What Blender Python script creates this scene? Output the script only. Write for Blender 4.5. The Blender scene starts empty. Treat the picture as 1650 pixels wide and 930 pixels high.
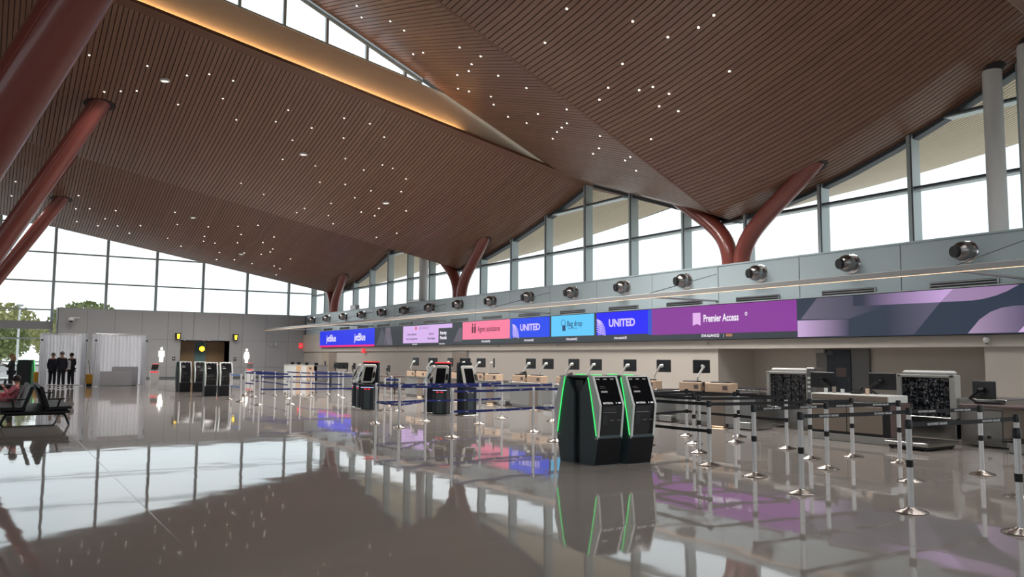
import bpy, math, random
from mathutils import Matrix, Vector
random.seed(7)
SC = bpy.context.scene
COL = SC.collection

# ------------------------------------------------------------------ camera, sky, exposure
cam_d = bpy.data.cameras.new('camera')
cam_d.sensor_width = 36.0
cam_d.lens = 1302.3 / 1650 * 36.0
cam_d.clip_end = 600
cam = bpy.data.objects.new('camera', cam_d)
COL.objects.link(cam)
yaw, pitch, roll = 0.5712555, 0.085164, 0.00662644
fw = Vector((math.sin(yaw) * math.cos(pitch), math.cos(yaw) * math.cos(pitch), math.sin(pitch)))
rt = Vector((math.cos(yaw), -math.sin(yaw), 0))
up = rt.cross(fw)
rt2 = rt * math.cos(roll) + up * math.sin(roll)
up2 = up * math.cos(roll) - rt * math.sin(roll)
cam.matrix_world = Matrix(((rt2.x, up2.x, -fw.x, 0), (rt2.y, up2.y, -fw.y, 0), (rt2.z, up2.z, -fw.z, 1.65), (0, 0, 0, 1)))
SC.camera = cam

world = bpy.data.worlds.new('overcast_sky')
SC.world = world
world.use_nodes = True
wn, wl = world.node_tree.nodes, world.node_tree.links
bg = wn['Background']
tc = wn.new('ShaderNodeTexCoord')
ns = wn.new('ShaderNodeTexNoise')
ns.inputs['Scale'].default_value = 3.0
ns.inputs['Detail'].default_value = 4.0
rmp = wn.new('ShaderNodeValToRGB')
rmp.color_ramp.elements[0].position = 0.35
rmp.color_ramp.elements[0].color = (0.52, 0.60, 0.64, 1)
rmp.color_ramp.elements[1].position = 0.6
rmp.color_ramp.elements[1].color = (0.68, 0.70, 0.71, 1)
wl.new(tc.outputs['Generated'], ns.inputs['Vector'])
wl.new(ns.outputs['Fac'], rmp.inputs['Fac'])
wl.new(rmp.outputs['Color'], bg.inputs['Color'])
bg.inputs['Strength'].default_value = 2.2

SC.view_settings.view_transform = 'Standard'
SC.view_settings.look = 'None'
SC.view_settings.gamma = 1.0
SC.view_settings.exposure = 0.0
SC.view_settings.use_curve_mapping = False
SC.cycles.max_bounces = 10
SC.cycles.diffuse_bounces = 5
SC.cycles.transparent_max_bounces = 16
SC.cycles.sample_clamp_indirect = 6.0

# ------------------------------------------------------------------ materials
def srgb(r, g, b):
    f = lambda c: (c / 255 / 12.92) if c / 255 <= 0.04045 else ((c / 255 + 0.055) / 1.055) ** 2.4
    return (f(r), f(g), f(b), 1)

def mat(name, col, rough=0.5, metal=0.0, emit=0.0, noise=0.0, nscale=6.0, coat=0.0, spec=0.5, ecol=None):
    m = bpy.data.materials.new(name)
    m.use_nodes = True
    n, l = m.node_tree.nodes, m.node_tree.links
    b = n['Principled BSDF']
    b.inputs['Base Color'].default_value = (col[0], col[1], col[2], 1)
    b.inputs['Roughness'].default_value = rough
    b.inputs['Metallic'].default_value = metal
    b.inputs['Specular IOR Level'].default_value = spec
    b.inputs['Coat Weight'].default_value = coat
    if emit:
        e = ecol or col
        b.inputs['Emission Color'].default_value = (e[0], e[1], e[2], 1)
        b.inputs['Emission Strength'].default_value = emit
    if noise:
        t = n.new('ShaderNodeTexCoord')
        x = n.new('ShaderNodeTexNoise')
        x.inputs['Scale'].default_value = nscale
        x.inputs['Detail'].default_value = 5
        mx = n.new('ShaderNodeMix')
        mx.data_type = 'RGBA'
        mx.inputs[6].default_value = (col[0] * (1 - noise), col[1] * (1 - noise), col[2] * (1 - noise), 1)
        mx.inputs[7].default_value = (min(1, col[0] * (1 + noise)), min(1, col[1] * (1 + noise)), min(1, col[2] * (1 + noise)), 1)
        l.new(t.outputs['Object'], x.inputs['Vector'])
        l.new(x.outputs['Fac'], mx.inputs[0])
        l.new(mx.outputs[2], b.inputs['Base Color'])
    return m

def wood_mat(name, dark, light, rough, stretch):
    m = bpy.data.materials.new(name)
    m.use_nodes = True
    n, l = m.node_tree.nodes, m.node_tree.links
    b = n['Principled BSDF']
    b.inputs['Roughness'].default_value = rough
    t = n.new('ShaderNodeTexCoord')
    mp = n.new('ShaderNodeMapping')
    mp.inputs['Scale'].default_value = stretch
    x = n.new('ShaderNodeTexNoise')
    x.inputs['Scale'].default_value = 2.0
    x.inputs['Detail'].default_value = 6
    oi = n.new('ShaderNodeObjectInfo')
    ge = n.new('ShaderNodeNewGeometry')
    a1 = n.new('ShaderNodeMath'); a1.operation = 'ADD'
    a2 = n.new('ShaderNodeMath'); a2.operation = 'MULTIPLY_ADD'
    a2.inputs[1].default_value = 0.22
    mx = n.new('ShaderNodeMix'); mx.data_type = 'RGBA'
    mx.inputs[6].default_value = dark
    mx.inputs[7].default_value = light
    sc = n.new('ShaderNodeMath'); sc.operation = 'MULTIPLY'; sc.inputs[1].default_value = 0.35
    l.new(t.outputs['Object'], mp.inputs['Vector'])
    l.new(mp.outputs['Vector'], x.inputs['Vector'])
    l.new(x.outputs['Fac'], sc.inputs[0])
    l.new(oi.outputs['Random'], a1.inputs[0])
    l.new(ge.outputs['Random Per Island'], a1.inputs[1])
    l.new(a1.outputs[0], a2.inputs[0])
    l.new(sc.outputs[0], a2.inputs[2])
    l.new(a2.outputs[0], mx.inputs[0])
    l.new(mx.outputs[2], b.inputs['Base Color'])
    return m

def glass_mat(name, tint, refl):
    m = bpy.data.materials.new(name)
    m.use_nodes = True
    n, l = m.node_tree.nodes, m.node_tree.links
    n.remove(n['Principled BSDF'])
    tr = n.new('ShaderNodeBsdfTransparent')
    tr.inputs['Color'].default_value = tint
    gl = n.new('ShaderNodeBsdfGlossy')
    gl.inputs['Roughness'].default_value = 0.02
    fr = n.new('ShaderNodeFresnel')
    ge = n.new('ShaderNodeNewGeometry')
    mr = n.new('ShaderNodeMapRange')            # a thin pane reflects alike from both of its faces
    mr.inputs['To Min'].default_value = refl
    mr.inputs['To Max'].default_value = 1.0 / refl
    l.new(ge.outputs['Backfacing'], mr.inputs['Value']); l.new(mr.outputs[0], fr.inputs['IOR'])
    mx = n.new('ShaderNodeMixShader')
    l.new(fr.outputs[0], mx.inputs[0])
    l.new(tr.outputs[0], mx.inputs[1])
    l.new(gl.outputs[0], mx.inputs[2])
    l.new(mx.outputs[0], n['Material Output'].inputs['Surface'])
    return m

def floor_mat():
    m = bpy.data.materials.new('polished_terrazzo')
    m.use_nodes = True
    n, l = m.node_tree.nodes, m.node_tree.links
    b = n['Principled BSDF']
    t = n.new('ShaderNodeTexCoord')
    x = n.new('ShaderNodeTexNoise'); x.inputs['Scale'].default_value = 0.35; x.inputs['Detail'].default_value = 6
    x2 = n.new('ShaderNodeTexNoise'); x2.inputs['Scale'].default_value = 90; x2.inputs['Detail'].default_value = 2
    mx = n.new('ShaderNodeMix'); mx.data_type = 'RGBA'
    mx.inputs[6].default_value = (0.272, 0.246, 0.228, 1)
    mx.inputs[7].default_value = (0.372, 0.341, 0.318, 1)
    ad = n.new('ShaderNodeMath'); ad.operation = 'MULTIPLY_ADD'; ad.inputs[1].default_value = 0.25
    l.new(t.outputs['Object'], x.inputs['Vector']); l.new(t.outputs['Object'], x2.inputs['Vector'])
    l.new(x2.outputs['Fac'], ad.inputs[0]); l.new(x.outputs['Fac'], ad.inputs[2])
    l.new(ad.outputs[0], mx.inputs[0]); l.new(mx.outputs[2], b.inputs['Base Color'])
    b.inputs['Roughness'].default_value = 0.035
    b.inputs['IOR'].default_value = 1.5
    w = n.new('ShaderNodeTexNoise'); w.inputs['Scale'].default_value = 1.5; w.inputs['Detail'].default_value = 1
    bp = n.new('ShaderNodeBump'); bp.inputs['Strength'].default_value = 0.5; bp.inputs['Distance'].default_value = 0.0032
    l.new(t.outputs['Object'], w.inputs['Vector']); l.new(w.outputs['Fac'], bp.inputs['Height'])
    l.new(bp.outputs['Normal'], b.inputs['Normal'])
    return m

def gradient_mat(name, c0, c1, y0, y1, strength):
    m = bpy.data.materials.new(name)           # picture content of the lit display, a gradient along the board
    m.use_nodes = True
    n, l = m.node_tree.nodes, m.node_tree.links
    b = n['Principled BSDF']
    b.inputs['Base Color'].default_value = (0.01, 0.01, 0.01, 1)
    b.inputs['Roughness'].default_value = 0.4
    t = n.new('ShaderNodeTexCoord')
    s = n.new('ShaderNodeSeparateXYZ')
    r = n.new('ShaderNodeMapRange')
    r.inputs['From Min'].default_value = y0
    r.inputs['From Max'].default_value = y1
    mx = n.new('ShaderNodeMix'); mx.data_type = 'RGBA'
    mx.inputs[6].default_value = c0; mx.inputs[7].default_value = c1
    l.new(t.outputs['Object'], s.inputs[0]); l.new(s.outputs['Y'], r.inputs['Value'])
    l.new(r.outputs[0], mx.inputs[0]); l.new(mx.outputs[2], b.inputs['Emission Color'])
    b.inputs['Emission Strength'].default_value = strength
    return m

def E(name, rgb, s=1.0):
    c = srgb(*rgb)
    return mat(name, (0.01, 0.01, 0.01), 0.4, emit=s, ecol=c)

M = {}
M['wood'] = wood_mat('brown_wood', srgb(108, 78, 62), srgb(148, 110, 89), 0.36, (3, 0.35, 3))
M['wood_daylit'] = wood_mat('brown_wood_daylit', srgb(206, 186, 158), srgb(226, 210, 184), 0.5, (3, 0.35, 3))  # same boards as indoors, the daylight outside put into a paler colour
M['wood_edge'] = mat('brown_wood_edge', srgb(112, 76, 56), 0.45, noise=0.12, nscale=3)
M['joint'] = mat('dark_joint', srgb(34, 22, 18), 0.8)
M['floor'] = floor_mat()
M['strip'] = mat('floor_strip', srgb(158, 150, 143), 0.12)
M['panel'] = mat('grey_wall_panel', srgb(150, 152, 153), 0.45, noise=0.03, nscale=1.2)
M['panel_blue'] = mat('blue_grey_panel', srgb(163, 178, 184), 0.4, noise=0.03, nscale=1.2)
M['joint_grey'] = mat('grey_joint', srgb(82, 88, 92), 0.7)
M['beige'] = mat('beige_wall', srgb(184, 178, 170), 0.6, noise=0.03, nscale=0.8)
M['beige_dark'] = mat('greige_wall', srgb(176, 164, 150), 0.6, noise=0.03, nscale=0.8)
M['alu'] = mat('silver_frame', srgb(176, 188, 190), 0.35, 0.25)
M['alu_dark'] = mat('dark_gasket', srgb(70, 76, 82), 0.5, 0.2)
M['glass'] = glass_mat('window_glass', (0.965, 0.985, 0.985, 1), 1.30)
M['red'] = mat('red_brown_paint', srgb(126, 62, 54), 0.3, coat=0.3, noise=0.08, nscale=0.7)
M['collar'] = mat('dark_collar', srgb(40, 30, 32), 0.6)
M['white_paint'] = mat('white_paint', srgb(214, 216, 216), 0.5)
M['gold'] = mat('cream_fascia', srgb(206, 190, 168), 0.6, noise=0.03)
M['chrome'] = mat('chrome', (0.72, 0.73, 0.74), 0.14, 1.0)
M['steel'] = mat('brushed_steel', (0.46, 0.46, 0.45), 0.26, 1.0, noise=0.12, nscale=5)
M['nickel'] = mat('satin_dark_nickel', (0.30, 0.29, 0.29), 0.25, 1.0)
M['pole'] = mat('satin_aluminium', (0.88, 0.89, 0.91), 0.28, 0.6)
M['dome'] = mat('polished_steel_base', (0.34, 0.31, 0.29), 0.24, 1.0)
M['black'] = mat('black_plastic', srgb(24, 25, 28), 0.4)
M['blackgloss'] = mat('black_glass', (0.006, 0.007, 0.009), 0.08, spec=0.3)
M['belt_black'] = mat('black_belt', srgb(22, 24, 30), 0.7)
M['belt_navy'] = mat('navy_belt', srgb(22, 40, 116), 0.65)
M['belt_blue'] = mat('light_blue_belt', srgb(108, 150, 220), 0.6)
M['kiosk'] = mat('slate_kiosk', srgb(62, 75, 81), 0.5)
M['kiosk_dark'] = mat('dark_kiosk', srgb(26, 30, 36), 0.4)
M['kiosk_navy'] = mat('charcoal_kiosk', srgb(34, 42, 50), 0.45)
M['front_black'] = mat('near_black_panel', srgb(16, 19, 25), 0.45, spec=0.3)
M['bezel'] = mat('pale_bezel', srgb(224, 228, 226), 0.35)
M['bezel_grey'] = mat('grey_bezel', srgb(168, 168, 164), 0.4)
M['green_led'] = mat('green_led', (0.02, 0.2, 0.06), 0.4, emit=1.1, ecol=srgb(70, 240, 120))
M['green_pale'] = mat('pale_green_strip', srgb(150, 190, 170), 0.4)
M['green_back'] = mat('green_shell', srgb(40, 96, 66), 0.4)
M['red_led'] = mat('red_led', (0.2, 0.01, 0.01), 0.4, emit=1.1, ecol=srgb(255, 50, 60))
M['white_led'] = mat('white_led', (0.8, 0.8, 0.8), 0.4, emit=1.6, ecol=(1.0, 0.96, 0.84))
M['pale_led'] = mat('pale_blue_led', (0.5, 0.5, 0.6), 0.4, emit=0.9, ecol=srgb(200, 205, 255))
M['warm_led'] = mat('warm_led', (0.8, 0.6, 0.4), 0.4, emit=42.0, ecol=(1.0, 0.58, 0.25))
M['warm_soft'] = mat('warm_soft_led', (0.8, 0.6, 0.4), 0.4, emit=1.6, ecol=(1.0, 0.66, 0.42))
M['down_led'] = mat('downlight_lens', (0.9, 0.85, 0.75), 0.4, emit=1.8, ecol=(1.0, 0.94, 0.84))
M['amber'] = mat('amber_lamp', (0.8, 0.6, 0.1), 0.4, emit=1.6, ecol=srgb(252, 214, 40))
M['tan'] = mat('tan_laminate', srgb(212, 184, 158), 0.45, noise=0.04)
M['taupe'] = mat('taupe_panel', srgb(142, 130, 120), 0.4, noise=0.04)
M['greyfront'] = mat('grey_counter_front', srgb(158, 160, 160), 0.25, 0.2)
M['brown_panel'] = mat('brown_panel', srgb(104, 88, 86), 0.4)
M['dark_door'] = mat('dark_slate_door', srgb(44, 54, 66), 0.5)
M['door_grey'] = mat('grey_door_frame', srgb(112, 113, 114), 0.5)
M['wood_door'] = wood_mat('door_veneer', srgb(112, 90, 62), srgb(150, 122, 88), 0.4, (6, 6, 0.6))
M['teal'] = mat('teal_paint', srgb(92, 128, 128), 0.5)
M['cloth'] = mat('white_drape', srgb(216, 218, 224), 0.85)
_m = M['cloth']; _n, _l = _m.node_tree.nodes, _m.node_tree.links
_tr = _n.new('ShaderNodeBsdfTranslucent'); _tr.inputs['Color'].default_value = srgb(226, 228, 234)
_mx = _n.new('ShaderNodeMixShader'); _mx.inputs[0].default_value = 0.5
_l.new(_n['Principled BSDF'].outputs[0], _mx.inputs[1]); _l.new(_tr.outputs[0], _mx.inputs[2]); _l.new(_mx.outputs[0], _n['Material Output'].inputs['Surface'])
M['cloth_grey'] = mat('grey_board', srgb(205, 205, 208), 0.8)
M['suit'] = mat('navy_suit', srgb(34, 38, 52), 0.8)
M['trouser'] = mat('dark_trousers', srgb(26, 29, 40), 0.8)
M['skin'] = mat('skin', srgb(196, 150, 126), 0.55)
M['hair_dark'] = mat('dark_hair', srgb(44, 34, 30), 0.7)
M['hair_grey'] = mat('grey_hair', srgb(120, 112, 106), 0.7)
M['hair_blond'] = mat('blond_hair', srgb(150, 118, 82), 0.7)
M['shirt'] = mat('white_shirt', srgb(226, 226, 230), 0.7)
M['pink'] = mat('pink_cloth', srgb(236, 142, 154), 0.8, noise=0.1, nscale=4)
M['green_top'] = mat('dark_green_top', srgb(38, 46, 42), 0.8)
M['paper'] = mat('paper', srgb(235, 235, 235), 0.7)
M['seat_black'] = mat('black_vinyl', srgb(26, 28, 32), 0.5, spec=0.3)
M['yellow'] = mat('yellow_plastic', srgb(226, 164, 32), 0.5)
M['apron'] = mat('concrete_ground', srgb(222, 220, 214), 0.9, noise=0.05, nscale=0.2)
M['asphalt'] = mat('asphalt', srgb(128, 130, 132), 0.9)
M['leaf'] = mat('tree_leaves', srgb(128, 138, 92), 0.85, noise=0.3, nscale=0.9)
M['leaf2'] = mat('pale_tree_leaves', srgb(160, 160, 108), 0.85, noise=0.3, nscale=0.9)
M['bark'] = mat('bark', srgb(92, 78, 64), 0.9)
M['e_white'] = E('screen_white', (246, 238, 252), 1.0)

# ------------------------------------------------------------------ mesh helpers
class MB:
    def __init__(s, off=(0, 0, 0)):
        s.v, s.f, s.o, s.sm = [], [], off, []
    def add(s, vs, fs, smooth=False):
        n = len(s.v)
        ox, oy, oz = s.o
        s.v += [(x - ox, y - oy, z - oz) for x, y, z in vs]
        s.f += [tuple(i + n for i in f) for f in fs]
        s.sm += [smooth] * len(fs)
        return s
    def box(s, x0, x1, y0, y1, z0, z1):
        vs = [(x, y, z) for z in (z0, z1) for y in (y0, y1) for x in (x0, x1)]
        return s.add(vs, [(0, 2, 3, 1), (4, 5, 7, 6), (0, 1, 5, 4), (2, 6, 7, 3), (0, 4, 6, 2), (1, 3, 7, 5)])
    def bbox(s, x0, x1, y0, y1, z0, z1, b=0.01):
        """box with chamfered edges: three nested outlines"""
        vs, fs = [], []
        def ring(z, i):
            k = len(vs)
            for (x, y) in ((x0 + i + b, y0 + i), (x1 - i - b, y0 + i), (x1 - i, y0 + i + b), (x1 - i, y1 - i - b),
                           (x1 - i - b, y1 - i), (x0 + i + b, y1 - i), (x0 + i, y1 - i - b), (x0 + i, y0 + i + b)):
                vs.append((x, y, z))
            return k
        r = [ring(z0, b), ring(z0 + b, 0), ring(z1 - b, 0), ring(z1, b)]
        for a, c in zip(r, r[1:]):
            for i in range(8):
                j = (i + 1) % 8
                fs.append((a + i, a + j, c + j, c + i))
        fs.append(tuple(r[0] + i for i in reversed(range(8))))
        fs.append(tuple(r[3] + i for i in range(8)))
        return s.add(vs, fs)
    def prism(s, poly, axis, a0, a1):
        """polygon extruded along axis; poly gives the two other coordinates in xyz order"""
        def P(p, a):
            return {'x': (a, p[0], p[1]), 'y': (p[0], a, p[1]), 'z': (p[0], p[1], a)}[axis]
        n = len(poly)
        vs = [P(p, a0) for p in poly] + [P(p, a1) for p in poly]
        ar = sum(poly[i][0] * poly[(i + 1) % n][1] - poly[(i + 1) % n][0] * poly[i][1] for i in range(n))
        flip = (ar > 0) != (axis in 'xz')
        fs = [tuple(range(n))[::-1], tuple(range(n, 2 * n))] + [(i, (i + 1) % n, (i + 1) % n + n, i + n) for i in range(n)]
        if flip != (a1 < a0):
            fs = [f[::-1] for f in fs]
        return s.add(vs, fs)
    def tube(s, pts, rad, n=10, caps=True, flat=1.0):
        if not isinstance(rad, (list, tuple)):
            rad = [rad] * len(pts)
        pts = [Vector(p) for p in pts]
        vs, fs = [], []
        ref = None
        for i, p in enumerate(pts):
            d = (pts[min(i + 1, len(pts) - 1)] - pts[max(i - 1, 0)]).normalized()
            if ref is None:
                ref = Vector((0, 0, 1)) if abs(d.z) < 0.9 else Vector((1, 0, 0))
            a = (ref - d * ref.dot(d)).normalized()
            ref = a
            b = d.cross(a)
            for k in range(n):
                t = 2 * math.pi * k / n
                vs.append(tuple(p + a * math.cos(t) * rad[i] + b * math.sin(t) * rad[i] * flat))
        for i in range(len(pts) - 1):
            for k in range(n):
                k2 = (k + 1) % n
                fs.append((i * n + k, i * n + k2, (i + 1) * n + k2, (i + 1) * n + k))
        if caps:
            fs.append(tuple(range(n))[::-1])
            fs.append(tuple((len(pts) - 1) * n + k for k in range(n)))
        return s.add(vs, fs, True)
    def lathe(s, prof, c=(0, 0, 0), n=20, axis='z'):
        vs, fs = [], []
        for r, h in prof:
            for k in range(n):
                t = 2 * math.pi * k / n
                a, b = r * math.cos(t), r * math.sin(t)
                if axis == 'z': q = (c[0] + a, c[1] + b, c[2] + h)
                elif axis == 'x': q = (c[0] + h, c[1] + a, c[2] + b)
                else: q = (c[0] + b, c[1] + h, c[2] + a)
                vs.append(q)
        for i in range(len(prof) - 1):
            for k in range(n):
                k2 = (k + 1) % n
                fs.append((i * n + k, i * n + k2, (i + 1) * n + k2, (i + 1) * n + k))
        fs.append(tuple(range(n))[::-1])
        fs.append(tuple((len(prof) - 1) * n + k for k in range(n)))
        return s.add(vs, fs, True)
    def sheet(s, grid):
        nr, nc = len(grid), len(grid[0])
        vs = [p for r in grid for p in r]
        fs = [(i * nc + j, i * nc + j + 1, (i + 1) * nc + j + 1, (i + 1) * nc + j) for i in range(nr - 1) for j in range(nc - 1)]
        return s.add(vs, fs, True)
    def mesh(s, name, m):
        me = bpy.data.meshes.new(name)
        me.from_pydata(s.v, [], s.f)
        me.polygons.foreach_set('use_smooth', s.sm)
        if m: me.materials.append(m)
        me.update()
        return me
    def build(s, name, m, parent=None, label=None):
        return link(name, s.mesh(name, m), parent, label)

def link(name, data, parent=None, label=None):
    o = bpy.data.objects.new(name, data)
    COL.objects.link(o)
    if parent: o.parent = parent
    if label: o['label'] = label
    if isinstance(data, bpy.types.Mesh) and data.users == 1 and any(p.use_smooth for p in data.polygons):
        data.set_sharp_from_angle(angle=math.radians(38))
    return o

def tag(o, label=None, cat=None, group=None, kind=None):
    if label: o['label'] = label
    if cat: o['category'] = cat
    if group: o['group'] = group
    if kind: o['kind'] = kind
    return o

def thing(name, label, cat, loc=(0, 0, 0), rz=0.0, group=None, kind=None):
    o = bpy.data.objects.new(name, None)
    o.empty_display_size = 0.2
    COL.objects.link(o)
    o.location = loc
    o.rotation_euler = (0, 0, rz)
    return tag(o, label, cat, group, kind)

def copy_tree(o, parent=None):
    c = o.copy()
    COL.objects.link(c)
    c.parent = parent
    for ch in KIDS(o):
        copy_tree(ch, c)
    return c

def KIDS(o):
    return list(o.children)

def text(body, m, parent, loc, right, upv, size, name='lettering', align='LEFT', bold=0.0, squeeze=1.0):
    cu = bpy.data.curves.new(name, 'FONT')
    cu.body = body
    cu.size = size
    cu.align_x = align
    cu.offset = bold
    cu.extrude = 0.0008
    cu.resolution_u = 3
    cu.materials.append(m)
    o = bpy.data.objects.new(name, cu)
    COL.objects.link(o)
    r, u = Vector(right).normalized(), Vector(upv).normalized()
    n = r.cross(u)
    r = r * squeeze
    mw = Matrix(((r.x, u.x, n.x, loc[0]), (r.y, u.y, n.y, loc[1]), (r.z, u.z, n.z, loc[2]), (0, 0, 0, 1)))
    me = bpy.data.meshes.new_from_object(o)
    me.materials.clear(); me.materials.append(m)
    bpy.data.objects.remove(o); bpy.data.curves.remove(cu)
    o = link(name, me, parent)
    o.matrix_local = mw
    return o

def nth(i):
    one = ['', 'first', 'second', 'third', 'fourth', 'fifth', 'sixth', 'seventh', 'eighth', 'ninth', 'tenth', 'eleventh', 'twelfth', 'thirteenth', 'fourteenth', 'fifteenth', 'sixteenth', 'seventeenth', 'eighteenth', 'nineteenth']
    if i < 20: return one[i]
    t, u = divmod(i, 10)
    return (['twentieth', 'thirtieth', 'fortieth', 'fiftieth'][t - 2]) if u == 0 else ['twenty', 'thirty', 'forty', 'fifty'][t - 2] + '-' + one[u]
ORD = ['first', 'second', 'third', 'fourth', 'fifth', 'sixth', 'seventh', 'eighth', 'ninth', 'tenth', 'eleventh', 'twelfth',
       'thirteenth', 'fourteenth', 'fifteenth', 'sixteenth', 'seventeenth', 'eighteenth', 'nineteenth', 'twentieth']

# ------------------------------------------------------------------ the roof surface (metres)
XG = 21.8                       # glass line on the counter side
LF = 62.0                       # grey wall at the far end
GF = 63.7                       # glass wall behind it
def rise(yv, zv, dirn, L, a, b, n=8):
    """height along one slope: valley at yv, gently curved, n nodes out to length L"""
    return [(yv + dirn * L * i / (n - 1), zv + a * (L * i / (n - 1)) + b * (L * i / (n - 1)) ** 2) for i in range(n)]
def shell(yv, zv, L1, a1, b1, L2, sl2):
    return rise(yv, zv, -1, L1, a1, b1)[::-1] + rise(yv, zv, 1, L2, sl2, 0.0, 4)[1:]
PTS = {
    0: shell(-0.4, 6.5, 10.6, 0.148, 0.0098, 9.0, 0.271),
    1: shell(19.4, 6.45, 10.8, 0.098, 0.01925, 8.0, 0.344),
    2: shell(39.0, 6.45, 11.6, 0.148, 0.00766, 8.0, 0.344),
    3: shell(58.4, 6.30, 11.4, 0.103, 0.01133, 9.6, 0.315),
}
VAL = {0: -0.4, 1: 19.4, 2: 39.0, 3: 58.4}
def lerp_tab(t, y):
    if y <= t[0][0]: return t[0][1]
    for (a, b), (c, d) in zip(t, t[1:]):
        if y <= c: return b + (d - b) * (y - a) / (c - a)
    return t[-1][1]
def rz_(k, X, Y):
    z = lerp_tab(PTS[k], Y)
    if X > XG:
        t = (X - XG) / 5.2
        return (1 - t) * z + t * (7.95 + 0.85 * (z - 6.5) / 2.7)
    d = XG - X
    if k == 1:
        peak = 2.0
        if X < peak: d2 = 2 * (XG - peak) - d; X2 = 2 * peak - X
        else: X2 = X
        t = min(1, abs(Y - 19.4) / 8.0)
        x0 = 20.6 * (1 - t) + 20.0 * t
        sl = 0.455 * (1 - t) + 0.437 * t
        if X2 > x0: return z + 0.16 * (XG - X2)
        return z + 0.16 * (XG - x0) + sl * (x0 - X2)
    if X < -4: d = 2 * (XG + 4) - d
    return z + (0.18 if k == 3 else 0.195) * d
def mod(Y):
    return 0 if Y < 8.6 else 1 if Y < 27.4 else 2 if Y < 47 else 3
def roof(X, Y):
    return rz_(mod(Y), X, Y)

# ------------------------------------------------------------------ floor and ground
fl = MB().add([(-20, -10, 0), (24.5, -10, 0), (24.5, 66, 0), (-20, 66, 0)], [(0, 1, 2, 3)]).build('floor', M['floor'])
tag(fl, kind='structure')
for x in (1.5, 7.0, 13.4):
    MB().box(x - 0.006, x + 0.006, -10, 62, -0.002, 0.0012).build('joint_strip', M['strip'], fl)
for y in (6.3, 16.1, 25.9, 35.7, 45.5, 55.3):
    MB().box(-20, 20.4, y - 0.006, y + 0.006, -0.002, 0.0012).build('joint_strip', M['strip'], fl)
gr = MB().add([(-250, -250, -0.12), (300, -250, -0.12), (300, 300, -0.12), (-250, 300, -0.12)], [(0, 1, 2, 3)]).build('ground', M['apron'])
tag(gr, kind='structure')
rd = MB().box(-60, 60, 78, 90, -0.119, -0.08).build('road', M['asphalt'])
tag(rd, kind='structure')

# ------------------------------------------------------------------ wooden ceiling
PITCH, GAP = 0.155, 0.028
def nodes(k, ya, yb, n):
    t = [y for y, z in PTS[k] if ya < y < yb]
    ys = [ya] + t + [yb]
    if n and len(ys) > n:
        keep = [ys[round(i * (len(ys) - 1) / (n - 1))] for i in range(n)]
        ys = keep
    return ys
def plank(mb, k, x0, x1, ys, th=0.028):
    vs, fs = [], []
    for y in ys:
        za, zb = rz_(k, x0, y), rz_(k, x1, y)
        vs += [(x0, y, za + th), (x0, y, za), (x1, y, zb), (x1, y, zb + th)]
    for i in range(len(ys) - 1):
        b = 4 * i
        fs += [(b, b + 4, b + 5, b + 1), (b + 1, b + 5, b + 6, b + 2), (b + 2, b + 6, b + 7, b + 3)]
    mb.add(vs, fs)
def backing(k, xs, ys, name, dz=0.03):
    g = [[(x, y, rz_(k, x, y) + dz) for y in ys] for x in xs]
    o = MB().sheet(g).build(name, M['joint'])
    return tag(o, kind='structure')
def xs_range(a, b, step):
    n = max(1, int(round((b - a) / step)))
    return [a + (b - a) * i / n for i in range(n + 1)]

PANELS = [  # module, y range of the boards, singly built x range
    (1, 8.75, 19.33, (2.0, 22.0)),
    (1, 19.5, 27.3, None),
    (2, 27.75, 39.0, (-1.0, 22.0)),
    (2, 39.0, 46.9, None),
    (3, 47.3, 58.4, None),
    (3, 58.4, 66.0, None),
    (0, -10.9, -0.5, None),
    (0, -0.3, 8.35, None),
]
for k, ya, yb, single in PANELS:
    lo, hi = -19.9, 26.9
    ys_b = nodes(k, min(PTS[k][0][0] if ya < VAL[k] else VAL[k], ya), max(yb, VAL[k] if ya < VAL[k] else PTS[k][-1][0] if k != 3 else 66), None)
    if ya < VAL[k]: ys_b = nodes(k, PTS[k][0][0], VAL[k], None)
    else: ys_b = nodes(k, VAL[k], min(66, PTS[k][-1][0]), None)
    ce = backing(k, xs_range(lo, hi, 0.6), ys_b, 'ceiling')
    ys = nodes(k, ya, yb, 8)
    rest, outer = MB(), MB()
    x = lo
    while x < hi - PITCH:
        if single and single[0] <= x < single[1]:
            mb = MB(); plank(mb, k, x, x + PITCH - GAP, ys); mb.build('plank', M['wood'], ce)
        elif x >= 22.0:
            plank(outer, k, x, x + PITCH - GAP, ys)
        elif k in (1, 2, 3) or x > -3:
            plank(rest, k, x, x + PITCH - GAP, ys)
        x += PITCH
    tag(rest.build('planking', M['wood'], ce), kind='stuff')
    tag(outer.build('outdoor_planking', M['wood_daylit'], ce, 'timber boards under the eaves outside the windows, daylight painted in pale'), kind='stuff')
    # plain border boards at the crease and at the open edge
    for (a, b) in ((ys_b[0], ya), (yb, ys_b[-1])):
        if b - a > 0.02:
            bm_ = MB()
            X = xs_range(lo, hi, 0.6)
            bm_.sheet([[(xx, yy, rz_(k, xx, yy) - 0.004) for yy in (a, b)] for xx in X])
            bm_.build('border_board', M['wood_edge'], ce)

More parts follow.
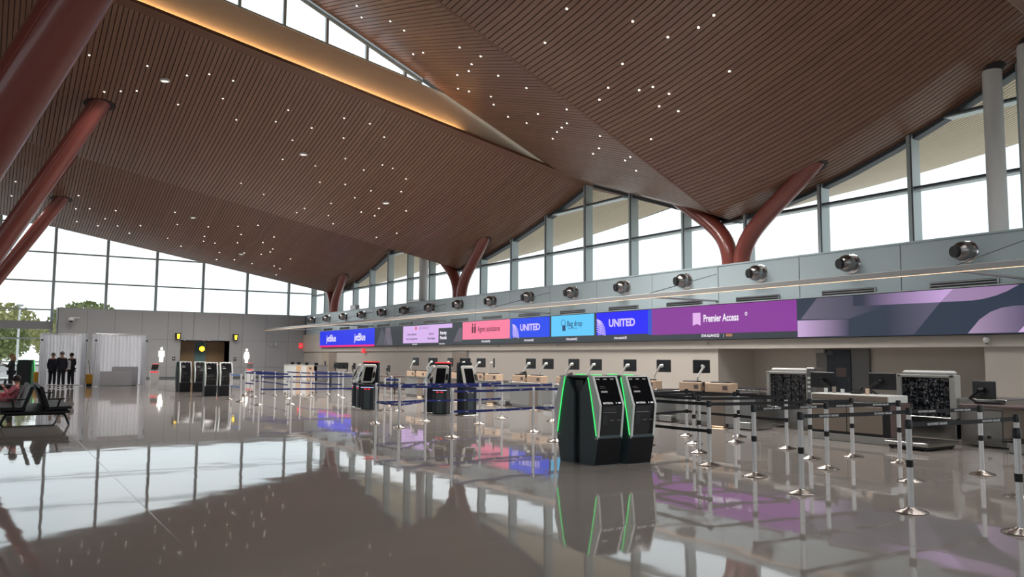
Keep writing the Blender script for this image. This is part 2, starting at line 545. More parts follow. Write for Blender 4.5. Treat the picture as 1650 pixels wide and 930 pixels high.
# fascias and clerestory between the roof shells
def band(name, m, y, zlo, zhi, xs, th=0.08):
    g0 = [[(x, y, zlo(x)) for x in xs], [(x, y, zhi(x)) for x in xs]]
    g1 = [[(x, y + th, zhi(x)) for x in xs], [(x, y + th, zlo(x)) for x in xs]]
    mb = MB()
    n = len(xs)
    vs = g0[0] + g0[1] + g1[0] + g1[1]
    fs = []
    for i in range(n - 1):
        fs += [(i, i + 1, n + i + 1, n + i), (n + i, n + i + 1, 2 * n + i + 1, 2 * n + i),
               (2 * n + i, 2 * n + i + 1, 3 * n + i + 1, 3 * n + i), (3 * n + i, 3 * n + i + 1, i + 1, i)]
    fs += [(0, n, 2 * n, 3 * n), (n - 1, 4 * n - 1, 3 * n - 1, 2 * n - 1)]
    mb.add(vs, fs)
    return mb.build(name, m)
Y2 = 27.4
e2 = lambda x: rz_(2, x, Y2)
s1 = lambda x: rz_(1, x, Y2)
XS = xs_range(-6, 19.75, 0.5)
lipb = tag(band('trim_1', M['wood_edge'], Y2 - 0.04, lambda x: e2(x) - 0.01, lambda x: e2(x) + 0.10, xs_range(-6, 20.2, 0.5), 0.05), kind='structure')
gold = tag(band('wall_clerestory', M['gold'], Y2 + 0.16, lambda x: e2(x) + 0.02, lambda x: e2(x) + 1.36 if x < 13.3 else max(e2(x) + 0.05, min(e2(x) + 1.36, s1(x) + 0.15)), XS, 0.1), kind='structure')
cov = tag(band('cove_light', M['warm_led'], Y2 + 0.05, lambda x: e2(x) + 0.03, lambda x: e2(x) + 0.055, xs_range(-6, 15.2, 0.5), 0.03),
          'warm linear cove light glowing along the high cream fascia', 'light')
w3 = thing('window_3', None, None, kind='structure')
ms = [12.80 - 1.56 * i for i in range(12)]
ms_all = [13.6] + ms
for i in range(len(ms_all) - 1):
    a, b = ms_all[i + 1], ms_all[i]
    zt = lambda x: s1(x) + 0.12
    zb = lambda x: e2(x) + 1.36
    if zt(a) - zb(a) < 0.05: continue
    MB().add([(a, Y2 + 0.20, zb(a)), (b, Y2 + 0.20, zb(b)), (b, Y2 + 0.20, max(zb(b), zt(b))), (a, Y2 + 0.20, zt(a))], [(0, 1, 2, 3)]).build('pane', M['glass'], w3)
    MB().box(a - 0.05, a + 0.05, Y2 + 0.13, Y2 + 0.27, zb(a) - 0.02, zt(a)).build('mullion', M['alu'], w3)
hd = band('head_frame', M['alu'], Y2 + 0.08, lambda x: s1(x) - 0.12, lambda x: s1(x) + 0.15, xs_range(-6, 13.5, 0.5), 0.12); hd.parent = w3
sl = band('sill_frame', M['alu'], Y2 + 0.14, lambda x: e2(x) + 1.34, lambda x: e2(x) + 1.40, xs_range(-6, 13.5, 0.5), 0.12); sl.parent = w3
cap_ = tag(band('trim_3', M['alu'], Y2 - 0.02, lambda x: s1(x) + 0.13, lambda x: s1(x) + 0.22, xs_range(-19.9, 21.8, 0.5), 0.5), kind='structure')
# closing walls above the other ridges (out of sight from here, they keep the rain out)
tag(band('wall_ridge', M['gold'], 46.98, lambda x: min(rz_(2, x, 47), rz_(3, x, 47.01)) - 0.02, lambda x: max(rz_(2, x, 47), rz_(3, x, 47.01)) + 0.05, xs_range(-19.9, 26, 1.0), 0.06), kind='structure')
tag(band('wall_ridge', M['gold'], 8.55, lambda x: min(rz_(0, x, 8.6), rz_(1, x, 8.61)) + 0.0, lambda x: max(rz_(0, x, 8.6), rz_(1, x, 8.61)) + 0.05, xs_range(-19.9, 26, 1.0), 0.06), kind='structure')

# ------------------------------------------------------------------ counter-side wall
pitchP = 3.27
wr = MB().box(20.62, 20.9, 3, 62.6, 3.3, 4.78).build('wall_right', M['joint_grey'])
tag(wr, kind='structure')
J0 = 12.6
joints = [J0 + pitchP * i for i in range(-3, 16)]
for a, b in zip(joints, joints[1:]):
    b2 = min(b, 62.0)
    MB().bbox(20.60, 20.64, a + 0.012, b2 - 0.012, 3.3, 4.76, 0.006).build('panel', M['panel_blue'], wr)
cap = MB().bbox(20.58, 22.3, 3, 63.6, 4.76, 4.82, 0.01).build('trim_2', M['panel_blue'])
tag(cap, kind='structure')
bk = MB().box(20.5, 22.6, 3, 62.0, 1.99, 3.3).build('wall_bulkhead', M['beige'])
tag(bk, kind='structure')
lw = MB()
lw.box(20.6, 20.8, 19.2, 62.0, 0, 1.99)
lw.box(20.8, 22.6, 19.2, 19.35, 0, 1.99)
lw.box(22.4, 22.6, 10.5, 19.2, 0, 1.99)
lw.box(20.8, 22.6, 10.35, 10.5, 0, 1.99)
lw.box(20.6, 20.8, 3, 10.5, 0, 1.99)
tag(lw.build('wall_counter', M['beige']), kind='structure')
tag(MB().bbox(20.55, 20.6, 19.22, 62, 0, 0.10, 0.008).build('baseboard_right', M['joint_grey']), kind='structure')
# dark staff door in the recess and two plain doors further along
d1 = MB().bbox(22.30, 22.41, 14.75, 16.62, 0, 1.985, 0.01).build('door_1', M['door_grey']); tag(d1, kind='structure')
MB().bbox(22.26, 22.31, 15.36, 16.2, 0.01, 1.95, 0.008).build('door_leaf', M['dark_door'], d1)
MB().box(22.25, 22.262, 15.50, 15.86, 1.12, 1.40).build('notice', M['brown_panel'], d1)
MB().box(22.25, 22.262, 15.95, 16.16, 1.80, 1.93).build('notice', M['joint_grey'], d1)
MB().tube([(22.24, 15.42, 0.98), (22.24, 15.42, 1.12)], 0.012, 6).build('door_handle', M['steel'], d1)
MB().bbox(22.2, 22.3, 16.25, 16.6, 1.86, 1.98, 0.01).build('door_closer', M['bezel_grey'], d1)
d2 = MB().bbox(20.56, 20.61, 54.9, 57.9, 0, 1.97, 0.008).build('door_2', M['beige_dark']); tag(d2, kind='structure')
MB().box(20.54, 20.562, 55.0, 56.3, 0.02, 1.93).build('door_leaf', M['taupe'], d2)
MB().box(20.53, 20.545, 56.9, 57.2, 1.0, 1.3).build('notice', M['joint_grey'], d2)
d3 = MB().bbox(20.56, 20.61, 36.1, 37.8, 0, 1.985, 0.008).build('door_3', M['door_grey']); tag(d3, kind='structure')
MB().box(20.54, 20.562, 36.2, 37.7, 0.02, 1.95).build('door_leaf', M['taupe'], d3)

# windows above that wall
w2 = thing('window_2', None, None, kind='structure')
my = [12.8 + 2.97 * i for i in range(-2, 18)]
tz = 6.45
for y in my:
    if y < 9.2: continue
    zt = roof(XG, y) + 0.1
    MB().bbox(21.5, 21.92, y - 0.08, y + 0.08, 4.8, zt, 0.012).build('mullion', M['alu'], w2)
    MB().box(21.48, 21.505, y - 0.085, y - 0.05, 4.8, zt).build('gasket', M['alu_dark'], w2)
for a, b in zip(my, my[1:]):
    b = min(b, GF)
    zs = sorted(set([4.8, tz, 8.28, 14]))
    yy = [a + (b - a) * i / 6 for i in range(7)]
    for z0, z1 in zip(zs, zs[1:]):
        top = [(y, max(z0, min(z1, roof(XG + 0.08, y) + 0.03))) for y in yy]
        if max(t for _, t in top) - z0 < 0.05: continue
        vs = [(XG, a, z0), (XG, b, z0)] + [(XG, y, t) for y, t in reversed(top)]
        MB().add(vs, [tuple(range(len(vs)))]).build('pane', M['glass'], w2)
    for z in (tz, 8.28):
        ok = [y for y in yy if roof(XG, y) > z + 0.02]
        if len(ok) > 1:
            MB().bbox(21.56, 21.9, ok[0], ok[-1], z - 0.05, z + 0.05, 0.008).build('transom', M['alu'], w2)
            MB().box(21.54, 21.562, ok[0], ok[-1], z - 0.01, z + 0.05).build('gasket', M['alu_dark'], w2)
    for i in range(6):
        y0, y1 = yy[i], yy[i + 1]
        if mod((y0 + y1) / 2) != mod(y0 + .001) or mod(y1 - .001) != mod(y0 + .001): continue
        k = mod((y0 + y1) / 2)
        za, zb = rz_(k, XG, y0), rz_(k, XG, y1)
        MB().add([(21.6, y0, za - 0.10), (21.9, y0, za - 0.10), (21.9, y0, za + 0.02), (21.6, y0, za + 0.02),
                  (21.6, y1, zb - 0.10), (21.9, y1, zb - 0.10), (21.9, y1, zb + 0.02), (21.6, y1, zb + 0.02)],
                 [(0, 1, 5, 4), (0, 4, 7, 3), (1, 2, 6, 5), (3, 7, 6, 2)]).build('head_frame', M['alu_dark'], w2)

def round_column(x, y, r, label):
    o = MB((x, y, 4.82)).lathe([(r, 4.8), (r, roof(x, y) + 0.3)], (x, y, 0), 24).build('round_column', M['white_paint'])
    o.location = (x, y, 4.82)
    MB((x, y, 4.82)).lathe([(r + 0.03, roof(x, y) - 0.02), (r + 0.09, roof(x, y) + 0.12)], (x, y, 0), 24).build('collar', M['collar'], o)
    tag(o, label, 'column')
round_column(21.15, 10.30, 0.225, 'pale grey round column inside the high windows, nearer the red forked columns')
round_column(21.15, 9.45, 0.225, 'pale grey round column inside the high windows, cut by the right edge')
round_column(21.15, 42.5, 0.26, 'white round steel column standing in the high windows beyond the middle red forked column')

# end glass wall
w1 = thing('window_1', None, None, kind='structure')
mx = [3.42 + 3.27 * i for i in range(-7, 6)]
tzs = [0.9, 2.73, 4.70, 6.66, 8.65, 10.6, 12.6]
for x in mx:
    z0 = 0 if x < 3.5 else 4.7
    MB().bbox(x - 0.09, x + 0.09, GF - 0.12, GF + 0.1, z0, rz_(3, x, GF) + 0.1, 0.01).build('mullion', M['alu'], w1)
for a, b in zip(mx, mx[1:] + [21.6]):
    lo = 0 if a < 3.3 else 4.7
    zs = [z for z in [lo] + tzs if z >= lo] + [16]
    for z0, z1 in zip(zs, zs[1:]):
        ta, tb = min(z1, rz_(3, a, GF)), min(z1, rz_(3, b, GF))
        if max(ta, tb) <= z0 + 0.02: continue
        MB().add([(a, GF, z0), (b, GF, z0), (b, GF, max(z0, tb)), (a, GF, max(z0, ta))], [(0, 1, 2, 3)]).build('pane', M['glass'], w1)
        if lo < z0:
            n = 1.0 if tb > z0 else max(0.0, (ta - z0) / max(1e-3, ta - tb))
            MB().bbox(a, a + (b - a) * n, GF - 0.08, GF + 0.06, z0 - 0.05, z0 + 0.05, 0.006).build('transom', M['alu'], w1)
MB().bbox(-20, 3.5, GF - 0.35, GF + 0.1, 3.36, 3.9, 0.02).build('beam', M['panel'], w1)

# the sides of the hall behind us: solid below, glazed above
for nm, (x0, x1, y0, y1) in (('wall_left', (-19.8, -19.5, -11.5, 63.5)), ('wall_back', (-19.5, 20.5, -11.5, -11.2))):
    tag(MB().box(x0, x1, y0, y1, 0, 5.0).build(nm, M['beige']), kind='structure')
w4 = thing('window_4', None, None, kind='structure')
for i in range(23):
    y = -11 + 3.27 * i
    MB().bbox(-19.75, -19.5, y - 0.07, y + 0.07, 5.0, roof(-19.6, min(y, 66)) + 0.1, 0.01).build('mullion', M['alu'], w4)
    MB().add([(-19.65, y, 5), (-19.65, y + 3.27, 5), (-19.65, y + 3.27, roof(-19.6, min(y + 3.27, 66))), (-19.65, y, roof(-19.6, min(y, 66)))], [(0, 1, 2, 3)]).build('pane', M['glass'], w4)
w5 = thing('window_5', None, None, kind='structure')
for i in range(13):
    x = -19.5 + 3.3 * i
    MB().bbox(x - 0.07, x + 0.07, -11.45, -11.2, 5.0, rz_(0, x, -11) + 0.1, 0.01).build('mullion', M['alu'], w5)
    if i < 12: MB().add([(x, -11.3, 5), (x + 3.3, -11.3, 5), (x + 3.3, -11.3, rz_(0, x + 3.3, -11)), (x, -11.3, rz_(0, x, -11))], [(0, 1, 2, 3)]).build('pane', M['glass'], w5)

# grey wall with the restroom opening
wf = MB()
wf.box(3.72, 11.5, LF + 0.03, GF - 0.1, 0, 4.76)
wf.box(14.92, 20.6, LF + 0.03, GF - 0.1, 0, 4.76)
wf.box(11.5, 14.92, LF + 0.03, GF - 0.1, 2.74, 4.76)
wf = tag(wf.build('wall_far', M['joint_grey']), kind='structure')
cols = [3.67, 5.45, 7.15, 8.89, 10.60, 11.50, 12.35, 14.11, 14.92, 15.84, 17.62, 19.32, 20.62]
for a, b in zip(cols, cols[1:]):
    for z0, z1 in ((0.1, 0.79), (0.79, 2.74), (2.74, 4.80)):
        if z1 < 2.8 and 11.4 < a < 14.9: continue
        MB().bbox(a + 0.008, b - 0.008, LF, LF + 0.05, z0 + 0.006, z1 - 0.006, 0.005).build('panel', M['panel'], wf)
MB().bbox(3.67, 3.72, LF, GF - 0.1, 0, 4.8, 0.005).build('panel', M['panel'], wf)
MB().box(3.67, 20.6, LF, GF - 0.1, 4.78, 4.80).build('coping', M['panel'], wf)
tag(MB().box(3.7, 11.5, LF - 0.015, LF + 0.01, 0, 0.1).build('baseboard_far', M['joint_grey']), kind='structure')
rec = MB()
rec.box(11.4, 11.5, LF + 0.05, LF + 1.6, 0, 2.74)
rec.box(14.92, 15.02, LF + 0.05, LF + 1.6, 0, 2.74)
rec.box(11.4, 15.0, LF + 1.5, LF + 1.6, 0, 2.74)
tag(rec.build('wall_recess', M['taupe']), kind='structure')
d4 = MB().bbox(11.62, 12.72, LF + 1.40, LF + 1.49, 0, 2.66, 0.01).build('door_4', M['wood_door']); tag(d4, kind='structure')
d5 = MB().bbox(13.60, 14.86, LF + 1.40, LF + 1.49, 0, 2.66, 0.01).build('door_5', M['wood_door']); tag(d5, kind='structure')
MB().tube([(14.72, LF + 1.36, 0.95), (14.72, LF + 1.36, 1.15)], 0.015, 6).build('door_handle', M['steel'], d5)
tag(MB().box(12.80, 13.52, LF + 1.44, LF + 1.49, 0, 2.6).build('wall_niche', M['teal']), kind='structure')

# ------------------------------------------------------------------ forked red columns
def bez(p0, p1, p2, p3, n=12):
    out = []
    for i in range(n + 1):
        t = i / n
        a, b, c, d = (1 - t) ** 3, 3 * t * (1 - t) ** 2, 3 * t * t * (1 - t), t ** 3
        out.append(tuple(a * p0[j] + b * p1[j] + c * p2[j] + d * p3[j] for j in range(3)))
    return out
def socket(root, off, p, d, k, r):
    """dark elliptical opening where a branch passes the boards"""
    n = 20
    vs = []
    d = Vector(d).normalized()
    for i in range(n):
        t = 2 * math.pi * i / n
        x = p[0] + (r * 1.12) * math.cos(t) + (d.x * 0.40 * math.cos(t - math.atan2(d.y, d.x)))
        y = p[1] + (r * 1.12) * math.sin(t) + (d.y * 0.40 * math.cos(t - math.atan2(d.y, d.x)))
        vs.append((x, y, rz_(k, x, y) - 0.012))
    vs2 = [(x, y, z + 0.06) for x, y, z in vs]
    fs = [tuple(range(n))] + [(i, (i + 1) % n, (i + 1) % n + n, i + n) for i in range(n)]
    MB(off).add(vs + vs2, fs).build('socket', M['collar'], root)
def wall_tree(y, k, label):
    off = (21.15, y, 4.82)
    root = thing('forked_column', label, 'column', off)
    pr = (20.55, y - 3.8, rz_(k, 20.55, y - 3.8) + 0.25)
    pl = (21.45, y + 3.0, rz_(k, 21.45, y + 3.0) + 0.25)
    A = bez((21.1, y - 0.30, 4.75), (21.1, y - 0.30, 6.0), (20.85, y - 1.9, 6.35), pr)
    B = bez((21.2, y + 0.28, 4.75), (21.2, y + 0.28, 5.9), (21.3, y + 0.9, 6.25), pl)
    MB(off).tube(A, 0.285, 20).build('branch', M['red'], root)
    MB(off).tube(B, 0.285, 20).build('branch', M['red'], root)
    socket(root, off, (20.62, y - 3.5, 0), Vector(A[-1]) - Vector(A[-2]), k, 0.24)
wall_tree(18.85, 1, 'red-brown forked steel column nearest to us on the wall of air nozzles')
wall_tree(38.15, 2, 'red-brown forked steel column rising above the pink and lilac displays')
wall_tree(57.3, 3, 'small red-brown forked steel column in the far corner by the end glass wall')

def hall_tree(by, k, ytop, r, label, yb2=None, k2=None, bx=-2.8, tx=3.0):
    off = (bx, by, 0)
    root = thing('leaning_column', label, 'column', off)
    # base ring on the floor
    MB(off).lathe([(r + 0.30, 0), (r + 0.26, 0.06), (r + 0.05, 0.08)], (bx, by, 0), 24).build('base_ring', M['collar'], root)
    p0 = Vector((bx, by, 0))
    def branch(yt, kk):
        pt = Vector((tx, yt, rz_(kk, tx, yt)))
        d = (pt - p0).normalized()
        MB(off).tube([tuple(p0 + d * 0.15), tuple(p0.lerp(pt, 0.5)), tuple(pt + d * 0.5)], [r, r, r], 24).build('branch', M['red'], root)
        for s in (-1, 1):
            sd = Vector((d.y, -d.x, 0)).normalized() * s
            MB(off).tube([tuple(p0 + sd * (r + 0.005) + d * 0.6), tuple(pt + sd * (r + 0.005) + d * 0.2)], 0.018, 6).build('rail_seam', M['red'], root)
        socket(root, off, (pt.x, pt.y, 0), d, kk, r)
    branch(ytop, k)
    if yb2: branch(yb2, k2)
hall_tree(17.0, 1, 9.95, 0.43, 'broad red-brown leaning column crossing the upper left corner of the view', bx=-2.6, tx=5.1)
hall_tree(38.0, 2, 33.7, 0.35, 'red-brown leaning column entering the wood ceiling below the two small left lamps', 44.0, 2, bx=-3.0)
hall_tree(57.2, 3, 52.9, 0.35, 'farthest red-brown leaning column at the left, in front of the end glass wall', bx=-3.6)

# ------------------------------------------------------------------ downlights and round ceiling lamps
DL = {
 'P2': (2, 'downlights in the broad middle ceiling slope', 'small round downlight in the slope below the glowing fascia',
  [(2.35, 30.79), (4.13, 30.24), (5.4, 29.97), (6.05, 29.45), (6.85, 29.32), (3.05, 32.72), (3.55, 32.3), (4.04, 31.93), (5.47, 31.89), (6.79, 30.54), (9.03, 29.83), (7.55, 31.57), (8.85, 30.79), (10.14, 30.39), (9.78, 31.62), (9.9, 33.27), (11.2, 32.93), (9.05, 36.58), (11.83, 34.13), (10.97, 29.09), (11.94, 28.86), (12.75, 29.32), (11.43, 30.3), (12.03, 31.63), (13.49, 31.15), (13.96, 31.14), (13.0, 31.99), (14.78, 31.57), (12.81, 33.62), (13.95, 33.43), (15.08, 32.67), (13.62, 34.5), (14.93, 34.78), (14.42, 35.67), (15.08, 35.62), (16.04, 34.19), (16.77, 36.77), (16.21, 38.01), (10.19, 37.0), (12.04, 37.92), (12.17, 37.17), (12.96, 35.77), (13.34, 37.14), (13.88, 37.94)]),
 'S1': (1, 'downlights in the light descending ceiling slope', 'small round downlight in the lighter slope beside the clerestory',
  [(9.57, 24.46), (10.07, 25.27), (10.41, 23.63), (10.87, 23.55), (12.04, 25.29), (11.98, 24.38), (11.81, 21.48), (12.25, 20.93), (12.62, 22.14), (12.98, 22.95), (13.2, 24.15), (13.2, 21.43), (14.04, 25.62), (14.17, 25.03), (14.42, 23.89), (14.93, 24.54), (13.8, 20.7), (15.69, 24.75), (15.99, 23.96), (15.28, 22.21), (14.85, 19.98), (15.69, 21.1), (16.01, 21.83), (16.37, 22.6), (16.9, 23.6), (16.26, 20.08), (17.11, 21.18), (17.6, 22.12), (17.39, 19.9), (17.71, 20.53), (18.34, 20.69)]),
 'P1': (1, 'downlights in the near right ceiling slope', 'small round downlight in the dark steep slope nearest to us',
  [(12.25, 16.49), (13.6, 15.44), (12.58, 17.95), (14.51, 15.1), (14.35, 16.73), (14.7, 17.77), (15.28, 17.09), (15.42, 16.67), (15.86, 16.48), (14.89, 18.41), (16.04, 17.08), (16.49, 16.76), (16.89, 18.36), (14.83, 13.79), (14.82, 14.31), (16.31, 14.64)]),
 'P3': (3, 'downlights in the far ceiling slope', 'tiny round downlight in the far slope above the end glass',
  [(2.98, 54.58), (3.83, 53.77), (4.5, 53.23), (5.82, 52.56), (5.44, 54.2), (4.07, 55.98), (5.22, 55.77), (6.23, 54.9), (7.38, 53.88), (7.01, 55.71), (9.14, 54.87), (8.79, 50.72), (9.22, 52.27), (10.87, 51.47), (10.98, 53.0), (11.12, 53.83), (11.78, 53.66), (10.12, 55.77), (12.41, 55.14), (12.6, 56.77), (13.57, 55.88), (12.37, 50.35), (13.37, 49.6), (12.82, 51.34), (12.95, 52.7), (14.28, 51.68), (14.64, 50.52), (15.09, 52.26), (15.09, 52.82), (14.72, 53.57), (13.75, 54.09), (14.72, 55.76), (16.04, 55.11), (16.54, 55.41), (16.76, 57.0), (16.54, 53.12), (0.69, 52.11), (0.57, 54.29), (3.78, 51.81)]),
}
DL['P0'] = (0, 'downlights added unseen in the ceiling shell over our heads', 'added unseen downlight in the ceiling shell over our heads',
            [(x, y) for x in (8.0, 10.8, 13.6, 16.4, 18.8) for y in (3.2, 5.4, 7.4)])  # unseen lamps, added to brighten the near counters
me_d = MB().lathe([(0.034, 0.02), (0.034, -0.012), (0.028, -0.02)], n=12).mesh('downlight', M['down_led'])
spot_d = bpy.data.lights.new('downlight_lamp', 'SPOT')      # the light each recessed lamp throws
spot_d.energy = 300.0
spot_d.color = (1.0, 0.95, 0.90)
spot_d.spot_size = math.radians(140)
spot_d.spot_blend = 1.0
spot_d.shadow_soft_size = 0.2
spot_n = spot_d.copy()
spot_n.energy = 250.0
for key, (k, grp, lab, pts) in DL.items():
    order = sorted(pts, key=lambda q: (Vector((q[0], q[1], 0)).dot(rt) / Vector((q[0], q[1], 0)).dot(Vector((fw.x, fw.y, 0)))))
    for x, y in pts:
        o = link('downlight', me_d)
        o.location = (x, y, rz_(k, x, y) - 0.002)
        if key == 'P3': o.scale = (1.25, 1.25, 1)
        lp = bpy.data.objects.new('lamp', spot_n if key == 'P0' else spot_d); COL.objects.link(lp); lp.parent = o; lp.location = (0, 0, -0.03)
        tag(o, lab + ', %s from the left' % nth(order.index((x, y)) + 1), 'ceiling light', grp)
BIG = [(2, 0.27, 32.53, 'round white ceiling lamp left of the broad leaning column, nearest the upper left corner'),
       (2, 4.79, 30.7, 'round white ceiling lamp nearest the start of the glowing cream fascia'),
       (2, 10.48, 32.34, 'round white ceiling lamp in the middle of the broad brown slope'),
       (2, 14.96, 34.05, 'round white ceiling lamp low on the broad slope near the counter windows'),
       (3, 9.83, 50.76, 'round white ceiling lamp just below the long crease on the far slope'),
       (3, 13.65, 54.45, 'round white ceiling lamp low on the far slope near the end glass wall'),
       (3, 2.14, 50.76, 'round white ceiling lamp on the far slope between the leaning columns')]
bz = MB().lathe([(0.17, 0.03), (0.17, -0.03), (0.13, -0.045), (0.12, -0.02)], n=20).mesh('bezel_ring', M['white_paint'])
ln = MB().lathe([(0.118, -0.015), (0.118, -0.03)], n=20).mesh('lens', M['down_led'])
for i, (k, x, y, lab) in enumerate(BIG):
    r = thing('ceiling_lamp', lab, 'ceiling light', (x, y, rz_(k, x, y)), 0, 'large round ceiling lamps')
    link('bezel_ring', bz, r); link('lens', ln, r)

# ------------------------------------------------------------------ air nozzles, slot vents, light beam
sph = []
for i in range(13):
    a = math.pi * i / 12
    sph.append((max(0.001, 0.25 * math.sin(a)), -0.25 * math.cos(a)))
m_ring = MB().lathe([(0.28, 0.0), (0.28, -0.03), (0.24, -0.045)], n=24, axis='x').mesh('ring', M['chrome'])
m_ball = MB().lathe(sph, (-0.252, 0, 0), 24, 'x').mesh('ball', M['nickel'])
d_n = Vector((-0.95, 0.30, -0.10)).normalized()
c_n = Vector((-0.252, 0, 0))
m_throat = MB().tube([tuple(c_n + d_n * 0.17), tuple(c_n + d_n * 0.28)], [0.16, 0.145], 18).mesh('throat', M['black'])
for i in range(17):
    y = 10.8 + 3.265 * i - 3.265
    if y > 60: continue
    lab = 'dark metal ball air nozzle on the blue-grey wall, %s counted from the near end' % ORD[i]
    r = thing('air_nozzle', lab, 'air nozzle', (20.60, y, 4.36 + 0.02), 0, 'ball air nozzles along the counter wall')
    link('ring', m_ring, r); link('ball', m_ball, r); link('throat', m_throat, r)
m_vf = MB().bbox(-0.06, 0.0, -0.87, 0.87, -0.09, 0.09, 0.012).mesh('frame', M['nickel'])
m_vs = MB().box(-0.066, -0.058, -0.83, 0.83, 0.012, 0.055).box(-0.066, -0.058, -0.83, 0.83, -0.055, -0.012).mesh('slot', M['black'])
for i in range(15):
    y = 10.93 + 3.27 * i
    r = thing('slot_vent', 'dark slot air vent above the display board, %s counted from the near end' % ORD[i], 'vent', (20.6, y, 3.58), 0, 'slot vents above the display board')
    link('frame', m_vf, r); link('slot', m_vs, r)
bm = thing('light_beam', 'long pale grey linear light hung in front of the blue-grey wall', 'light', (17.5, 30, 3.56))
o_ = (17.5, 30, 3.56)
MB(o_).bbox(17.44, 17.56, 4.0, 61.9, 3.56, 3.70, 0.012).build('profile', M['panel'], bm)
MB(o_).box(17.445, 17.46, 4.0, 61.9, 3.552, 3.561).build('light_strip', M['warm_soft'], bm)
for i in range(-0, 6):
    y = 9.47 + 9.75 * i
    if y > 61: continue
    MB(o_).bbox(17.56, 20.62, y - 0.05, y + 0.05, 3.57, 3.63, 0.01).build('bracket', M['panel'], bm)
    MB(o_).tube([(17.52, y, 3.70), (20.62, y, 4.52)], 0.012, 6).build('stay_rod', M['nickel'], bm)

# ------------------------------------------------------------------ the long display board
lb = thing('display_board', 'very long dark LED display board over the check-in counters', 'display', (20.42, 30, 2.28))
lo = (20.42, 30, 2.28)
M['led_dark'] = mat('led_dark', (0.02, 0.025, 0.03), 0.35, emit=0.5, ecol=srgb(58, 66, 74))
MB(lo).bbox(20.36, 20.5, 3.0, 57.8, 2.28, 3.47, 0.01).build('housing', M['black'], lb)
MB(lo).box(20.352, 20.362, 15.8, 47.67, 2.30, 3.455).build('dark_screen', M['led_dark'], lb)
MB(lo).box(20.34, 20.5, 3.0, 57.8, 3.47, 3.50).build('top_trim', M['alu'], lb)
def screen(name, rgb, y0, y1, z0, z1, x=20.346, s=1.0):
    return MB(lo).box(x, x + 0.006, y1, y0, z0, z1).build(name, E(name, rgb, s), lb)
FX = 20.344
def wr_text(scr, body, m, y, z, size, bold=0.0, align='LEFT', sq=1.0):
    return text(body, m, scr, (FX - lo[0] - 0.001, y - lo[1], z - lo[2]), (0, -1, 0), (0, 0, 1), size, 'lettering', align, bold, sq)
sc = screen('blue_screen', (24, 48, 232), 57.75, 47.67, 2.42, 3.455)
screen('magenta_strip', (242, 24, 128), 57.75, 47.67, 2.30, 2.42)
for y in (56.35, 51.05):
    wr_text(sc, 'jetBlue', M['e_white'], y, 2.70, 0.68, 0.012)
lil = screen('lilac_screen', (214, 178, 236), 43.46, 38.99, 2.43, 3.42)
l2 = screen('lilac_header', (214, 178, 236), 38.99, 37.45, 3.20, 3.42)
M['t_dark'] = E('text_dark', (60, 44, 80), 1.0)
M['t_red'] = E('text_red', (226, 60, 92), 1.0)
M['t_mauve'] = E('text_mauve', (150, 112, 168), 1.0)
wr_text(lil, 'AIR CANADA', M['t_mauve'], 41.35, 3.20, 0.20, 0.0)
MB(lo).lathe([(0.10, 0), (0.10, -0.003)], (FX, 41.75, 3.27), 16, 'x').build('red_roundel', M['t_red'], lil)
for b, y, z in (('Check-in assistance', 42.9, 2.88), ("Aide \u00e0 l'enregistrement", 43.0, 2.62), ('Bag drop', 40.1, 2.88), ('D\u00e9pot bagages', 40.3, 2.62)):
    wr_text(lil, b, M['t_dark'], y, z, 0.17, 0.002, sq=0.9)
for b, z in (('Priority', 2.86), ('Priorit\u00e9', 2.60)):
    wr_text(lil, b, M['e_white'], 38.8, z, 0.24, 0.008)
for b, y in (('STAR ALLIANCE', 42.2), ('STAR ALLIANCE', 38.9)):
    wr_text(lil, b, M['e_white'], y, 2.33, 0.09, 0.002)
pk = screen('pink_screen', (248, 124, 158), 36.32, 31.82, 2.54, 3.44)
M['t_maroon'] = E('text_maroon', (92, 26, 52), 1.0)
wr_text(pk, 'Agent assistance', M['t_maroon'], 34.80, 2.92, 0.38, 0.004, sq=0.84)
for dy in (0, 0.24):
    MB(lo).lathe([(0.06, 0), (0.06, -0.003)], (FX, 35.05 + dy, 3.28), 12, 'x').box(FX - 0.003, FX, 34.97 + dy, 35.13 + dy, 2.86, 3.19).build('person_icon', M['t_maroon'], pk)
def united(y0, y1, b, col, yt):
    s = screen('blue_screen', col, y0, y1, 2.56, 3.44)
    wr_text(s, 'UNITED', M['e_lilac'], yt[0], 2.88, yt[1], 0.016, sq=yt[2])
    # lined quarter globe at the lower left corner of the screen
    g = MB(lo)
    cy, cz, R = y0 - 0.02, 2.56, 0.62
    for j in range(1, 7):
        pts = []
        for i in range(13):
            t = math.pi / 2 * i / 12
            ry = R * (0.24 + 0.76 * j / 6) * 0.86
            pts.append((FX - 0.002, cy - ry * math.sin(t) * (j / 6) ** 0.4, cz + R * math.cos(t)))
        g.tube(pts, 0.013, 4)
    for j in range(1, 7):
        h = R * j / 7
        w = R * 0.86 * math.sqrt(max(0, 1 - (j / 7) ** 2))
        g.tube([(FX - 0.002, cy, cz + h + 0.06), (FX - 0.002, cy - w * 0.5, cz + h), (FX - 0.002, cy - w, cz + h - 0.12)], 0.013, 4)
    g.build('globe_emblem', M['e_lilac'], s)
    return s
M['e_lilac'] = E('screen_lilac', (206, 190, 250), 1.0)
united(31.61, 28.63, 0, (16, 68, 236), (30.95, 0.40, 1.12))
united(25.38, 22.36, 0, (18, 22, 246), (24.62, 0.40, 1.08))
tl = screen('edge_glow', (36, 84, 200), 22.36, 22.16, 2.52, 3.44)
tl = screen('edge_glow', (36, 84, 200), 31.82, 31.61, 2.52, 3.44)
